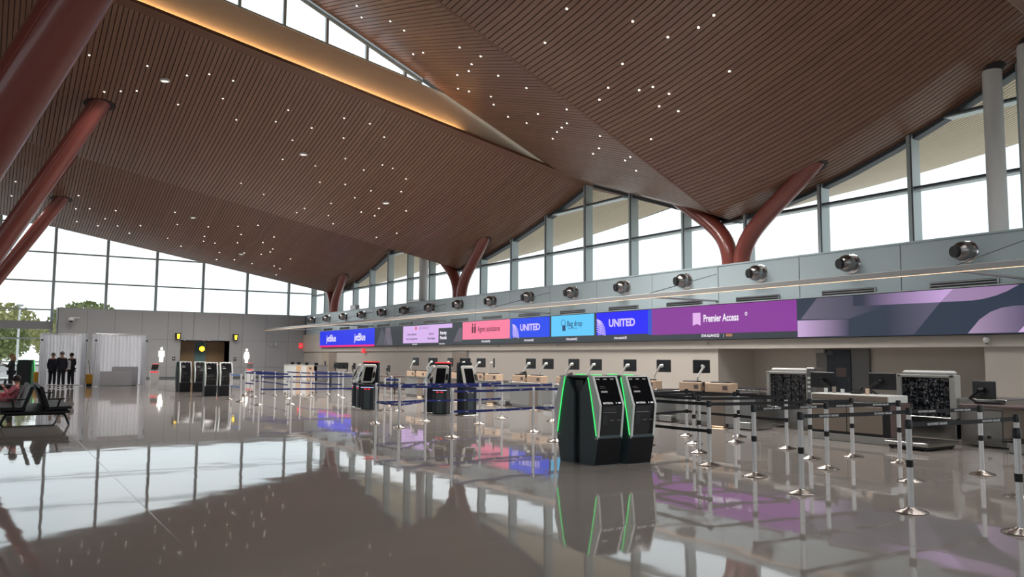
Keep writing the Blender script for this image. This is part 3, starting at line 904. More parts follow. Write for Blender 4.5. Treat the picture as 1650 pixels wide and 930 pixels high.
cy_ = screen('sky_blue_screen', (92, 200, 250), 28.49, 25.54, 2.56, 3.44)
M['t_navy'] = E('text_navy', (20, 62, 112), 1.0)
wr_text(cy_, 'Bag drop', M['t_navy'], 27.36, 2.97, 0.32, 0.004, sq=0.90)
wr_text(cy_, 'Have your ID ready', M['t_navy'], 27.28, 2.85, 0.10, 0.0, sq=0.8)
bi = MB(lo).box(FX - 0.002, FX, 27.46, 27.68, 2.78, 3.02)
bi.tube([(FX - 0.002, 27.62 + 0.15 * math.cos(t), 3.12 + 0.13 * math.sin(t)) for t in [i * math.pi / 8 for i in range(17)]], 0.012, 4)
bi.build('bag_icon', M['t_navy'], cy_)
pu = screen('purple_screen', (134, 52, 150), 22.16, 15.80, 2.50, 3.452)
wr_text(pu, 'Premier Access', M['e_white'], 19.60, 2.90, 0.34, 0.008, sq=0.72)
MB(lo).tube([(FX - 0.002, 17.74 + 0.04 * math.cos(t), 3.10 + 0.05 * math.sin(t)) for t in [i * math.pi / 6 for i in range(13)]], 0.012, 4).build('registered_mark', M['e_white'], pu)
MB(lo).prism([(20.09, 3.22), (19.73, 3.22), (19.73, 2.78), (19.91, 2.84), (20.09, 2.78)], 'x', FX - 0.002, FX).build('bookmark_icon', E('flag', (226, 178, 236), 1.0), pu)
M['e_gold'] = E('text_gold', (230, 160, 110), 1.0)
def star(s, y, size=0.12):
    wr_text(s, 'STAR ALLIANCE', M['e_white'], y, 2.39, size, 0.003, sq=0.8)
    yy = y - size * 6.3
    MB(lo).tube([(FX - 0.002, yy + 0.04 * math.cos(t), 2.43 + 0.05 * math.sin(t)) for t in [i * math.pi / 6 for i in range(13)]], 0.010, 4).build('star_emblem', M['e_white'], s)
star(pu, 19.70)
wr_text(pu, '|', M['e_white'], 18.72, 2.39, 0.12)
wr_text(pu, 'GOLD', M['e_gold'], 18.60, 2.39, 0.12, 0.003, sq=0.8)
star(pk, 34.4); star(cy_, 27.4, 0.11); star(pu, 24.3, 0.11); star(pu, 30.6, 0.11)
# abstract lilac artwork at the near end
art = MB(lo).box(20.350, 20.356, 3.0, 15.8, 2.30, 3.455).build('art_screen', E('art_navy', (40, 52, 70), 1.0), lb)
dk = srgb(44, 52, 70)
def artpoly(poly, y0, y1, c0, c1, x):
    MB(lo).prism([(a, b) for a, b in poly], 'x', x, x + 0.002).build('art_shape', gradient_mat('lilac_fade', c0, c1, y0 - lo[1], y1 - lo[1], 1.0), art)
artpoly([(15.67, 2.84), (15.07, 3.45), (12.84, 3.45), (12.85, 3.13), (14.04, 2.80)], 15.6, 13.0, srgb(104, 98, 118), dk, 20.347)
artpoly([(15.78, 2.81), (14.04, 2.79), (14.06, 2.32), (15.78, 2.32)], 15.7, 14.0, srgb(196, 166, 210), dk, 20.345)
artpoly([(13.9, 3.45), (11.07, 3.45), (11.41, 3.13), (13.9, 3.15)], 13.6, 11.3, dk, srgb(196, 162, 214), 20.345)
artpoly([(12.9, 3.14), (11.41, 3.13), (12.15, 2.32), (12.9, 2.32)], 12.9, 11.5, dk, srgb(92, 88, 110), 20.345)
artpoly([(11.07, 3.45), (9.5, 3.45), (9.78, 3.31), (10.04, 3.22), (10.31, 3.16), (10.58, 3.13), (11.40, 3.13)], 11.3, 9.6, srgb(158, 132, 170), srgb(148, 122, 158), 20.345)
artpoly([(10.75, 2.32), (10.46, 2.65), (10.19, 2.83), (9.92, 2.92), (9.64, 2.95), (9.0, 2.95), (8.4, 2.7), (9.58, 2.32)], 10.7, 9.3, srgb(164, 140, 172), srgb(84, 78, 104), 20.345)
artpoly([(9.3, 2.62), (9.58, 2.32), (7.5, 2.32), (7.5, 2.62)], 9.5, 7.6, srgb(206, 172, 220), srgb(150, 120, 160), 20.343)
for y0, y1, c in ((47.4, 46.0, (84, 88, 100)), (46.2, 45.4, (116, 110, 124))):
    MB(lo).prism([(y0, 2.35), (y0 - 0.9, 3.42), (y1 + 0.6, 3.42), (y1 - 0.5, 2.35)], 'x', 20.349, 20.351).build('art_shape', E('facet', c, 0.8), lb)
MB(lo).prism([(37.3, 2.45), (36.7, 3.15), (36.4, 3.15), (36.4, 2.45)], 'x', 20.349, 20.351).build('art_shape', E('facet', (104, 98, 112), 0.8), lb)

# small fittings on the beige fascia
for i, (y, z) in enumerate(((19.54, 2.18), (28.2, 2.18), (33.0, 2.18), (44.5, 2.16))):
    o = MB((20.5, y, z)).bbox(20.47, 20.5, y - 0.06, y + 0.06, z - 0.06, z + 0.06, 0.008).build('wall_plate', M['bezel_grey'])
    o.location = (20.5, y, z)
    MB((0, 0, 0)).box(-0.034, -0.028, -0.02, 0.02, -0.02, 0.02).build('port', M['black'], o)
    tag(o, 'small grey wall plate on the beige fascia, %s from the near end' % ORD[i], 'wall plate', 'wall plates under the display board')
o = thing('fire_alarm', 'small red fire alarm on the fascia below the blue display', 'alarm', (20.44, 49.7, 2.02))
MB().bbox(-0.06, 0.06, -0.2, 0.2, -0.13, 0.13, 0.02).build('body', M['red_led'], o)
MB().lathe([(0.07, -0.06), (0.05, -0.1)], n=12, axis='x').build('lamp', M['white_paint'], o)
o = thing('fire_alarm', 'small red fire alarm on the far grey wall near the corner', 'alarm', (20.3, 61.94, 2.45))
MB().bbox(-0.13, 0.13, -0.05, 0.05, -0.2, 0.2, 0.02).build('body', M['red_led'], o)
MB().lathe([(0.07, -0.05), (0.05, -0.09)], n=12, axis='y').build('lamp', M['white_paint'], o)
o = thing('dome_camera', 'white dome camera on the beige fascia at the near end of the board', 'camera', (20.46, 10.37, 2.15))
MB().lathe([(0.02, 0.07), (0.07, 0.06), (0.08, 0.0), (0.06, -0.06), (0.01, -0.09)], n=16).build('housing', M['white_paint'], o)
MB().lathe([(0.045, -0.055), (0.03, -0.085), (0.005, -0.1)], n=12).build('lens', M['black'], o)
o = thing('dome_camera', 'white dome camera on a short arm on the far grey wall', 'camera', (4.45, 61.55, 4.0))
MB().tube([(0.55, 0.42, 0.12), (0.1, 0.02, 0.12)], 0.03, 8).build('arm', M['white_paint'], o)
MB().lathe([(0.03, 0.16), (0.16, 0.10), (0.18, -0.04), (0.15, -0.08)], n=16).build('housing', M['white_paint'], o)
MB().lathe([(0.13, -0.07), (0.09, -0.16), (0.01, -0.2)], n=12).build('lens', M['black'], o)
o = thing('speaker_box', 'pale grey box standing on the wall ledge near the far forked column', 'box', (20.95, 52.6, 4.82))
MB().bbox(-0.15, 0.15, -0.5, 0.5, 0, 0.35, 0.02).build('case', M['bezel_grey'], o)
MB().box(-0.16, -0.148, -0.42, 0.42, 0.06, 0.29).build('grille', M['nickel'], o)
o = thing('speaker_box', 'pale grey flat box on the wall ledge below the white round column', 'box', (20.72, 42.6, 4.82))
MB().bbox(-0.15, 0.15, -0.9, 0.9, 0, 0.14, 0.02).build('case', M['bezel_grey'], o)
MB().box(-0.16, -0.148, -0.8, 0.8, 0.03, 0.11).build('grille', M['nickel'], o)

# ------------------------------------------------------------------ restroom signs and lamps on the far wall
F0 = LF - 0.03
def disc_poly(cx, cz, r, n=14):
    return [(cx + r * math.cos(2 * math.pi * i / n), cz + r * math.sin(2 * math.pi * i / n)) for i in range(n)]
o = thing('restroom_sign', 'glowing white man pictogram on the grey wall left of the restroom opening', 'sign', (10.24, F0, 1.14)); o.scale = (0.8, 1, 1)
MB().prism(disc_poly(0, 0.97, 0.10), 'y', -0.02, 0.02).build('head', M['white_led'], o)
MB().prism([(-0.24, 0.82), (0.24, 0.82), (0.25, 0.42), (0.16, 0.42), (0.15, 0.02), (-0.15, 0.02), (-0.16, 0.42), (-0.25, 0.42)], 'y', -0.02, 0.02).build('figure', M['white_led'], o)
o = thing('restroom_sign', 'glowing white woman pictogram on the grey wall right of the restroom opening', 'sign', (16.19, F0, 1.10)); o.scale = (0.8, 1, 1)
MB().prism(disc_poly(0, 0.98, 0.10), 'y', -0.02, 0.02).build('head', M['white_led'], o)
MB().prism([(-0.16, 0.84), (0.16, 0.84), (0.28, 0.45), (0.2, 0.42), (0.24, 0.30), (0.12, 0.30), (0.12, 0.02), (-0.12, 0.02), (-0.12, 0.30), (-0.24, 0.30), (-0.2, 0.42), (-0.28, 0.45)], 'y', -0.02, 0.02).build('figure', M['white_led'], o)
for x, lab in ((11.26, 'amber lit blade sign on the grey wall above the left side of the restroom opening'), (15.27, 'amber lit blade sign on the grey wall above the right side of the restroom opening')):
    o = thing('blade_sign', lab, 'sign', (x, LF - 0.02, 3.0))
    MB().prism([(-0.17, 0.24), (0.19, 0.24), (0.13, -0.22), (-0.13, -0.22)], 'y', -0.34, 0.0).build('case', M['black'], o)
    MB().prism([(-0.09, 0.17), (0.11, 0.17), (0.08, -0.17), (-0.07, -0.17)], 'y', -0.352, -0.342).build('lit_face', M['amber'], o)
o = thing('round_sign', 'round amber lit sign hung in the restroom recess', 'sign', (13.2, LF + 1.1, 2.14))
MB().lathe([(0.25, 0.0), (0.25, -0.07)], n=24, axis='y').build('case', M['black'], o)
MB().lathe([(0.20, -0.071), (0.20, -0.08)], n=24, axis='y').build('lit_face', M['amber'], o)
MB().lathe([(0.09, -0.081), (0.09, -0.085)], n=16, axis='y').build('emblem', E('pale_yellow', (255, 240, 120), 1.3), o)
MB().tube([(0, -0.03, 0.24), (0, -0.03, 0.6)], 0.012, 6).build('hanger', M['black'], o)
for x, lab in ((11.08, 'small dark braille plate left of the restroom opening'), (15.35, 'small dark braille plate right of the restroom opening')):
    o = thing('braille_plate', lab, 'sign', (x, LF - 0.012, 1.4))
    MB().bbox(-0.1, 0.1, -0.012, 0.01, -0.13, 0.13, 0.006).build('plate', M['black'], o)
    MB().box(-0.05, 0.05, -0.016, -0.012, -0.02, 0.05).build('symbol', M['white_paint'], o)
o = thing('wall_box', 'pair of small pale boxes on the far wall right of the woman pictogram', 'box', (18.3, LF - 0.02, 2.5))
MB().bbox(-0.05, 0.13, -0.1, 0.01, -0.12, 0.2, 0.01).build('case', M['bezel_grey'], o)
MB().bbox(-0.4, -0.22, -0.06, 0.01, -0.12, 0.06, 0.01).build('plate', M['bezel_grey'], o)
for x in (11.8, 13.1, 13.5, 14.75):
    o = link('recess_lamp', me_d); o.location = (x, LF + 0.10, 2.752); o.scale = (1.6, 1.6, 1)
    tag(o, 'tiny lamp at the top of the restroom opening, %s from the left' % nth([11.8, 13.1, 13.5, 14.75].index(x) + 1), 'ceiling light', 'lamps over the restroom opening')

# ------------------------------------------------------------------ belt posts
def post_profile(r=0.032):
    out = []
    for i in range(24):
        t = 2 * math.pi * i / 24
        rr = r * (0.86 if i % 6 == 0 else 1.0)
        out.append((rr * math.cos(t), rr * math.sin(t)))
    return out
m_dome = MB().lathe([(0.172, 0.0), (0.175, 0.008), (0.165, 0.016), (0.06, 0.045), (0.045, 0.06)], n=28).mesh('base', M['dome'])
m_post = MB().prism(post_profile(), 'z', 0.04, 0.95).mesh('post', M['pole'])
m_head = MB().lathe([(0.036, 0.90), (0.040, 0.905), (0.040, 0.985), (0.030, 1.0)], n=16).mesh('head', M['black'])
m_head_s = MB().lathe([(0.033, 0.88), (0.035, 0.885), (0.035, 0.975), (0.030, 1.0)], n=16).mesh('head', M['pole'])
m_coll = MB().lathe([(0.034, 0.485), (0.039, 0.49), (0.039, 0.56), (0.034, 0.565)], n=16).mesh('collar', M['black'])
m_coll_s = MB().lathe([(0.034, 0.50), (0.036, 0.505), (0.036, 0.545), (0.034, 0.55)], n=16).mesh('collar', M['pole'])
def add_belt(a, pa, pb, z, mt, words, h=0.05):
    d = Vector((pb[0] - pa[0], pb[1] - pa[1], 0))
    L = d.length
    u = d.normalized()
    off = (pa[0], pa[1], 0)
    n = Vector((-u.y, u.x, 0)) * 0.003
    nseg = 6
    vs, fs = [], []
    for i in range(nseg + 1):
        t = 0.035 / L + (1 - 0.07 / L) * i / nseg
        sag = -0.018 * L * t * (1 - t)
        p = Vector(pa + (0,)) + d * t
        for s in (-1, 1):
            for zz in (z - h / 2, z + h / 2):
                q = p + n * s
                vs.append((q.x, q.y, zz + sag))
    for i in range(nseg):
        b = 4 * i
        fs += [(b, b + 4, b + 5, b + 1), (b + 2, b + 3, b + 7, b + 6), (b + 1, b + 5, b + 7, b + 3), (b, b + 2, b + 6, b + 4)]
    be = MB(off).add(vs, fs).build('belt', M[mt], a)
    if words:
        word, size, n_w = words
        # the lettering faces the side of the belt turned to the hall
        r = u if (Vector((-pa[0], -pa[1], 0)).dot(u.cross(Vector((0, 0, 1)))) > 0) else -u
        nn = r.cross(Vector((0, 0, 1))) * 0.0045
        for i in range(n_w):
            t = (i + 0.5) / n_w
            p = d * t + nn - r * (size * 0.30 * len(word))
            text(word, M['e_belt'], be, (p.x, p.y, z - size * 0.36 - 0.018 * L * t * (1 - t)), r, (0, 0, 1), size, 'lettering', bold=0.0006)
M['e_belt'] = mat('belt_print', srgb(222, 224, 228), 0.7)
def posts(prefix, rows, belts, mt, words, lab, grp, black):
    objs = {}
    for i, (key, (x, y)) in enumerate(rows.items()):
        o = thing('belt_post', lab[key], 'barrier post', (x, y, 0), 0, grp)
        link('base', m_dome, o); link('post', m_post, o)
        link('head', m_head if black else m_head_s, o)
        link('collar', m_coll if black else m_coll_s, o)
        objs[key] = o
    for a, b, zs in belts:
        for z in zs:
            w = words(a, b, z) if words else None
            add_belt(objs[a], rows[a], rows[b], z, mt(a, b), w)
    return objs
HI, LO = 0.945, 0.525
Rp = {1: (9.49, 9.05), 2: (9.18, 7.90), 3: (8.52, 6.60), 4: (8.51, 5.18), 5: (10.62, 5.07), 6: (10.77, 7.87), 7: (12.22, 6.33), 8: (10.66, 6.48),
      9: (12.42, 7.72), 10: (12.46, 8.60), 11: (11.58, 8.78), 12: (12.50, 9.99), 13: (12.55, 11.27), 14: (10.60, 10.35), 15: (11.62, 11.48),
      16: (12.65, 12.71), 17: (10.64, 11.75), 18: (13.48, 12.02), 19: (8.42, 4.02), 20: (9.6, 12.2)}
Rl = {1: 'belt post just right of the twin kiosks, first of the black-belted queue', 2: 'black-belted post below the right part of the purple display, short base in front',
      3: 'black-belted post with dark clip, second nearest in the front row of the queue', 4: 'nearest full black-belted post, left end of the front lettered belt',
      5: 'black-belted post at the right edge, right end of the front lettered belt', 6: 'black-belted post standing in front of the taupe agent counter, left of its middle',
      7: 'black-belted post in front of the big steel conveyor cabinet', 8: 'black-belted post partly hidden behind the nearest post',
      9: 'black-belted post in front of the weighing platform at the agent counter', 10: 'black-belted post in front of the right half of the taupe agent counter',
      11: 'black-belted post in front of the right end of the left curtained scanner', 12: 'black-belted post in front of the middle of the left curtained scanner',
      13: 'black-belted post in front of the steel conveyor beside the left scanner', 14: 'black-belted post in the tight cluster of three right of the kiosks, nearest of them',
      15: 'black-belted post in the tight cluster of three right of the kiosks, middle one', 16: 'black-belted post in the tight cluster of three right of the kiosks, farthest one',
      17: 'black-belted post mostly hidden behind the right twin kiosk', 18: 'thin-looking belt post close to the steel conveyor of the left scanner',
      19: 'belt post cut by the right edge of the view, only its rim showing', 20: 'belt post hidden behind the twin kiosks at the back of the black-belted queue'}
Rb = [(20, 1, (HI, LO)), (1, 11, (HI,)), (11, 10, (HI,)), (2, 6, (HI,)), (6, 9, (HI,)), (3, 8, (HI,)), (8, 7, (HI,)), (4, 5, (HI,)),
      (17, 14, (HI,)), (14, 12, (HI,)), (20, 16, (HI, LO)), (16, 13, (HI, LO)), (13, 12, (HI, LO)), (15, 13, (HI,)), (17, 15, (HI,)), (5, 7, (HI,))][:-1]
def rw(a, b, z):
    if (a, b) in ((2, 6), (6, 9), (3, 8), (4, 5), (8, 7)): return ('SOUTHWEST AIRLINES', 0.036, 2)
    return None
posts('r', Rp, Rb, lambda a, b: 'belt_black', rw, Rl, 'posts of the black-belted queue', True)

Bp = {1: (8.10, 18.79), 2: (8.13, 17.50), 3: (9.50, 18.86), 4: (8.09, 14.84), 5: (10.29, 17.45), 6: (11.81, 18.85), 7: (10.28, 15.08), 8: (9.50, 13.15), 9: (12.42, 17.31), 10: (10.15, 22.92), 11: (11.53, 25.49), 12: (10.58, 22.80), 14: (12.40, 15.0)}
Bl = {1: 'navy-belted post right beside the red-topped kiosk', 2: 'navy-belted post second to the right of the red-topped kiosk', 3: 'navy-belted post left of the pair of tall grey-tablet kiosks',
      4: 'navy-belted post nearest to us, in front of the tall grey-tablet kiosks', 5: 'navy-belted post just right of the single tall grey-tablet kiosk', 6: 'navy-belted post near the counters, below the first blue display',
      7: 'navy-belted post between the tall kiosk and the green-lit kiosks', 8: 'navy-belted post touching the left edge of the green-lit kiosks, nearer one', 9: 'navy-belted post touching the left edge of the green-lit kiosks, farther one',
      10: 'belt post behind the red-topped kiosk, left of its small cluster', 11: 'belt post behind the red-topped kiosk, farthest of its small cluster', 12: 'belt post behind the red-topped kiosk, right of its small cluster',
      14: 'navy-belted post hidden behind the green-lit kiosks'}
Bb = [(1, 3, (HI, LO)), (3, 6, (HI, LO)), (1, 2, (HI, LO)), (2, 5, (HI,)), (5, 9, (HI,)), (4, 7, (HI, LO)), (7, 14, (HI, LO)), (10, 12, (HI,)), (10, 11, (HI,)), (2, 3, (LO,))]
posts('b', Bp, Bb, lambda a, b: 'belt_navy', lambda a, b, z: ('UNITED', 0.022, 3) if a in (1, 2, 4, 3, 5, 7) else None, Bl, 'posts of the navy-belted queue', False)

Jp = {1: (7.63, 29.84), 2: (7.67, 27.59), 3: (8.72, 27.47), 4: (8.97, 34.44), 5: (8.98, 33.04), 6: (10.05, 37.61), 7: (10.12, 35.92), 8: (10.11, 34.03), 9: (11.16, 35.86), 10: (9.84, 31.35),
      11: (11.19, 34.02), 12: (11.25, 32.85), 13: (12.35, 35.67), 14: (12.50, 34.26), 15: (12.44, 32.84), 16: (11.98, 31.14), 17: (10.87, 27.25), 18: (7.62, 31.34)}
Jl = {k: 'slim silver post of the far queue, %s by column from the left' % w for k, w in
      zip([18, 1, 2, 3, 4, 5, 10, 6, 7, 8, 17, 9, 11, 12, 16, 13, 14, 15], ORD)}
Jb = [(2, 3, (HI, LO)), (3, 17, (HI, LO)), (18, 1, (HI, LO)), (4, 5, (HI, LO)), (6, 7, (HI, LO)), (7, 8, (HI, LO)), (8, 10, (HI, LO)), (9, 11, (HI, LO)), (11, 12, (HI, LO)), (12, 16, (HI, LO)), (13, 14, (HI,)), (14, 15, (HI,)), (5, 10, (HI,)), (4, 8, (HI,)), (16, 17, (HI,))]
posts('j', Jp, Jb, lambda a, b: 'belt_blue' if (a, b) == (18, 1) else 'belt_navy', None, Jl, 'posts of the far queue', False)

# ------------------------------------------------------------------ green-lit kiosks (front faces local -Y)
def make_kiosk(label, lit=True, w=0.47, name='check_in_kiosk', shell='kiosk', written=True):
    r = thing(name, label, 'kiosk', (0, 0, 0), 0, None)
    h = w / 2
    body = MB()
    body.prism([(0.0, 0.0), (-0.09, 0.42), (-0.05, 0.90), (0.10, 1.335), (0.20, 1.325), (0.36, 1.10), (0.36, 0.0)], 'x', -h, h)
    body.build('body', M[shell], r)
    MB().prism([(-0.004, 0.01), (-0.092, 0.415), (-0.06, 0.415), (0.03, 0.01)], 'x', -h + 0.004, h - 0.004).build('front_plinth', M['front_black'], r)
    MB().box(-h + 0.05, h - 0.05, 0.34, 0.44, 0.0, 1.30).build('rear_housing', M['kiosk_dark'], r)
    MB().bbox(-h + 0.02, h - 0.02, 0.14, 0.44, 1.325, 1.375, 0.015).build('top_cap', M['kiosk_dark'], r)
    hood = [(-0.085, 0.405), (-0.145, 0.925), (0.035, 1.372), (0.14, 1.372), (0.06, 1.12), (-0.02, 0.75), (-0.065, 0.45)]
    hd = MB()
    e = 0.012
    hd.prism(hood, 'x', -h - e, -h + 0.028)
    hd.prism(hood, 'x', h - 0.028, h + e)
    hd.prism([(-0.085, 0.405), (-0.088, 0.432), (0.0, 0.432), (0.0, 0.405)], 'x', -h, h)
    hd.prism([(0.027, 1.352), (0.035, 1.372), (0.14, 1.372), (0.13, 1.352)], 'x', -h, h)
    hd.build('bezel', M['bezel'] if lit else M['bezel'], r)
    i = h - 0.026
    MB().prism([(-0.135, 0.925), (0.030, 1.352), (0.06, 1.352), (-0.10, 0.925)], 'x', -i, i).build('screen', M['blackgloss'], r)
    MB().prism([(-0.083, 0.43), (-0.138, 0.923), (-0.09, 0.923), (-0.04, 0.43)], 'x', -i, i).build('service_panel', M['blackgloss'], r)
    # details on the tilted screen plane
    A, B = Vector((0, -0.1355, 0.925)), Vector((0, 0.0295, 1.352))
    ud = (B - A).normalized()
    nv = Vector((0, -ud.z, ud.y))
    def pl(x, t, lift=0.001):
        q = A + ud * t + nv * lift
        return Vector((x, q.y, q.z))
    def patch(mb, x0, x1, t0, t1, lift=0.002):
        mb.add([tuple(pl(x0, t0, lift)), tuple(pl(x1, t0, lift)), tuple(pl(x1, t1, lift)), tuple(pl(x0, t1, lift))], [(0, 1, 2, 3)])
    lamps = MB()
    for x0 in (-0.19, -0.05, 0.09):
        lamps = MB(); patch(lamps, x0, x0 + 0.07, 0.415, 0.435); lamps.build('lamp_window', M['bezel_grey'], r)
    ui = MB(); patch(ui, -0.15, -0.02, 0.205, 0.232); ui.build('screen_button', E('ui_grey', (150, 150, 150), 1.0) if 'ui' not in M else M['ui'], r)
    ln = MB(); patch(ln, -0.15, -0.06, 0.30, 0.308); patch(ln, -0.15, -0.04, 0.275, 0.282); ln.build('screen_lines', M['ui2'], r)
    if written:
        text('MATERNA.', M['ui_w'], r, tuple(pl(-0.165, 0.02, 0.003)), (1, 0, 0), tuple(ud), 0.042, 'lettering', bold=0.0006)
        mk = MB(); patch(mk, 0.135, 0.19, 0.022, 0.046); mk.build('mark', M['ui_w'], r); mk = MB(); patch(mk, 0.09, 0.105, 0.022, 0.046); mk.build('mark', M['ui_w'], r)
    # slots in the lower panel
    A2, B2 = Vector((0, -0.0835, 0.43)), Vector((0, -0.1385, 0.923))
    u2 = (B2 - A2).normalized(); n2 = Vector((0, -u2.z, u2.y))
    def patch2(mb, x0, x1, t0, t1, lift):
        P = []
        for x, t in ((x0, t0), (x1, t0), (x1, t1), (x0, t1)):
            q = A2 + u2 * t + n2 * lift; P.append((x, q.y, q.z))
        mb.add(P, [(0, 1, 2, 3)])
    sl_ = MB(); patch2(sl_, -0.17, 0.08, 0.40, 0.47, 0.003); patch2(sl_, -0.17, -0.08, 0.20, 0.36, 0.003); sl_.build('reader', M['kiosk_dark'], r)
    s2 = MB(); patch2(s2, -0.02, 0.06, 0.26, 0.268, 0.004); patch2(s2, 0.12, 0.18, 0.26, 0.268, 0.004); patch2(s2, -0.17, 0.10, 0.385, 0.392, 0.004); s2.build('slot_edge', M['nickel'], r)
    # light strips down both sides
    for s in (-1, 1):
        x = s * (h + e + 0.002)
        MB().tube([(x, -0.060, 0.455), (x, 0.0, 0.76), (x, 0.075, 1.10), (x, 0.145, 1.345)], 0.010, 6).build('light_strip', M['green_led'] if lit else M['green_pale'], r)
    MB().bbox(-0.07, 0.07, 0.18, 0.30, 1.376, 1.388, 0.004).build('top_light', M['green_led'] if lit else M['green_pale'], r)
    return r
M['ui'] = mat('ui_grey', (0.2, 0.2, 0.2), 0.3, emit=0.5, ecol=srgb(150, 152, 150))
M['ui2'] = mat('ui_dim', (0.1, 0.08, 0.08), 0.3, emit=0.5, ecol=srgb(84, 70, 70))
M['ui_w'] = mat('ui_white', (0.7, 0.7, 0.7), 0.4, emit=0.5, ecol=srgb(210, 212, 214))
def place_kiosk(x, y, rz, label, proto, group):
    o = proto
    if proto.get('used'):
        o = copy_tree(proto)
    proto['used'] = 1
    o.location = (x, y, 0); o.rotation_euler = (0, 0, rz)
    o['label'] = label; o['group'] = group
    return o
kp = make_kiosk('x', True)
G1, G2 = 'green-lit check-in kiosks', 'dark kiosks near the restrooms'
place_kiosk(8.11, 9.88, 0, 'slate check-in kiosk with green side light, left of the two whose screens face us', kp, G1)
place_kiosk(8.11, 10.765, math.pi, 'slate check-in kiosk with green top light turned away, left back of the group', kp, G1)
place_kiosk(8.70, 9.79, 0, 'slate check-in kiosk with green side light, right of the two whose screens face us', kp, G1)
place_kiosk(8.70, 10.675, math.pi, 'slate check-in kiosk turned away, only its green-rimmed top showing behind the right one', kp, G1)
kg = make_kiosk('x', True, shell='green_back')
place_kiosk(1.72, 51.5, 2.75, 'green kiosk seen from behind near the end glass wall beside two people', kg, G1).scale = (1.6, 1.0, 0.98)
kq = make_kiosk('x', False, shell='kiosk_navy', written=False)
place_kiosk(7.47, 38.9, 0, 'dark kiosk with pale rim near the restrooms, leftmost of the four', kq, G2)
place_kiosk(7.47, 39.8, math.pi, 'dark kiosk turned away behind the leftmost kiosk near the restrooms', kq, G2)
place_kiosk(8.04, 38.6, 0, 'dark kiosk with pale rim near the restrooms, second of the four', kq, G2)
place_kiosk(7.57, 34.3, 0, 'dark kiosk with pale rim near the restrooms, third and nearer of the four', kq, G2)
place_kiosk(8.13, 34.2, 0, 'dark kiosk with pale rim near the restrooms, rightmost beside the blue belt', kq, G2)
for o in (kp, kq, kg):
    if 'used' in o: del o['used']
for o in list(COL.objects):
    if 'used' in o: del o['used']

# tall kiosks with tilted grey tablets
def make_tablet_kiosk(red):
    r = thing('self_service_kiosk', 'x', 'kiosk')
    b = MB(); b.bbox(-0.20, 0.20, -0.18, 0.26, 0.03, 0.80, 0.012); b.build('cabinet', M['kiosk_navy'], r)
    MB().bbox(-0.09, 0.09, -0.20, -0.17, 0.05, 0.62, 0.006).build('door', M['kiosk'], r)
    MB().bbox(-0.24, 0.24, -0.22, 0.30, 0.0, 0.03, 0.008).build('base_plate', M['steel'], r)
    MB().bbox(-0.22, 0.22, 0.16, 0.27, 0.80, 1.47, 0.01).build('back_panel', M['kiosk_navy'], r)
    MB().box(-0.215, 0.215, 0.155, 0.265, 1.47, 1.495).build('top_light', M['red_led'] if red else M['black'], r)
    # tilted tablet
    c, s = math.cos(0.40), math.sin(0.40)
    def T(x, u, d): return (x, -0.20 + u * s - d * c, 0.86 + u * c + d * s * -1)
    def slab(mb, x0, x1, u0, u1, d0, d1, ch=0.05):
        out = [(x0 + ch, u0), (x1 - ch, u0), (x1, u0 + ch), (x1, u1 - ch), (x1 - ch, u1), (x0 + ch, u1), (x0, u1 - ch), (x0, u0 + ch)]
        vs = [T(x, u, d0) for x, u in out] + [T(x, u, d1) for x, u in out]
        n = 8
        mb.add(vs, [tuple(range(n)), tuple(range(n, 2 * n))[::-1]] + [(i, i + n, (i + 1) % n + n, (i + 1) % n) for i in range(n)])
    t = MB(); slab(t, -0.21, 0.21, 0.0, 0.58, -0.04, 0.02); t.build('tablet', M['bezel_grey'], r)
    t = MB(); slab(t, -0.135, 0.135, 0.05, 0.52, 0.02, 0.026, 0.006); t.build('screen', M['blackgloss'], r)
    t = MB(); slab(t, 0.16, 0.235, 0.18, 0.36, 0.015, 0.07, 0.01); t.build('card_reader', M['black'], r)
    MB().tube([(0, 0.05, 0.78), (0, -0.02, 1.02)], 0.06, 8).build('neck', M['kiosk_dark'], r)
    MB().box(-0.205, 0.205, -0.19, -0.181, 0.695, 0.712).build('light_line', M['pale_led'] if red else M['kiosk_dark'], r)
    for x in (-0.10, 0.02):
        MB().box(x, x + 0.08, -0.192, -0.181, 0.64, 0.665).build('status_light', M['red_led'] if red else M['bezel_grey'], r)
    return r
kt = make_tablet_kiosk(True)
kt2 = make_tablet_kiosk(False)
TK = [(kt, 9.92, 23.55, -0.80, 'red-topped self-service kiosk with tilted grey tablet, nearest of the left cluster'), (kt, 10.05, 24.36, -1.75, 'red-topped self-service kiosk with tilted grey tablet, middle of the left cluster'),
      (kt, 10.20, 25.15, -1.85, 'red-topped self-service kiosk with tilted grey tablet, hindmost of the left cluster'),
      (kt, 10.95, 20.75, -0.75, 'dark self-service kiosk with red scanner lights, in the middle pair facing left'), (kt, 11.03, 21.53, -1.80, 'dark self-service kiosk with small red cap behind the middle pair'),
      (kt2, 11.47, 20.15, -0.05, 'tall self-service kiosk with grey tablet facing us and no red light')]
for i, (p, x, y, rz, lab) in enumerate(TK):
    o = p if i in (0, 5) else copy_tree(p)
    o.location = (x, y, 0); o.rotation_euler = (0, 0, rz); o['label'] = lab; o['group'] = 'self-service kiosks with grey tablets'
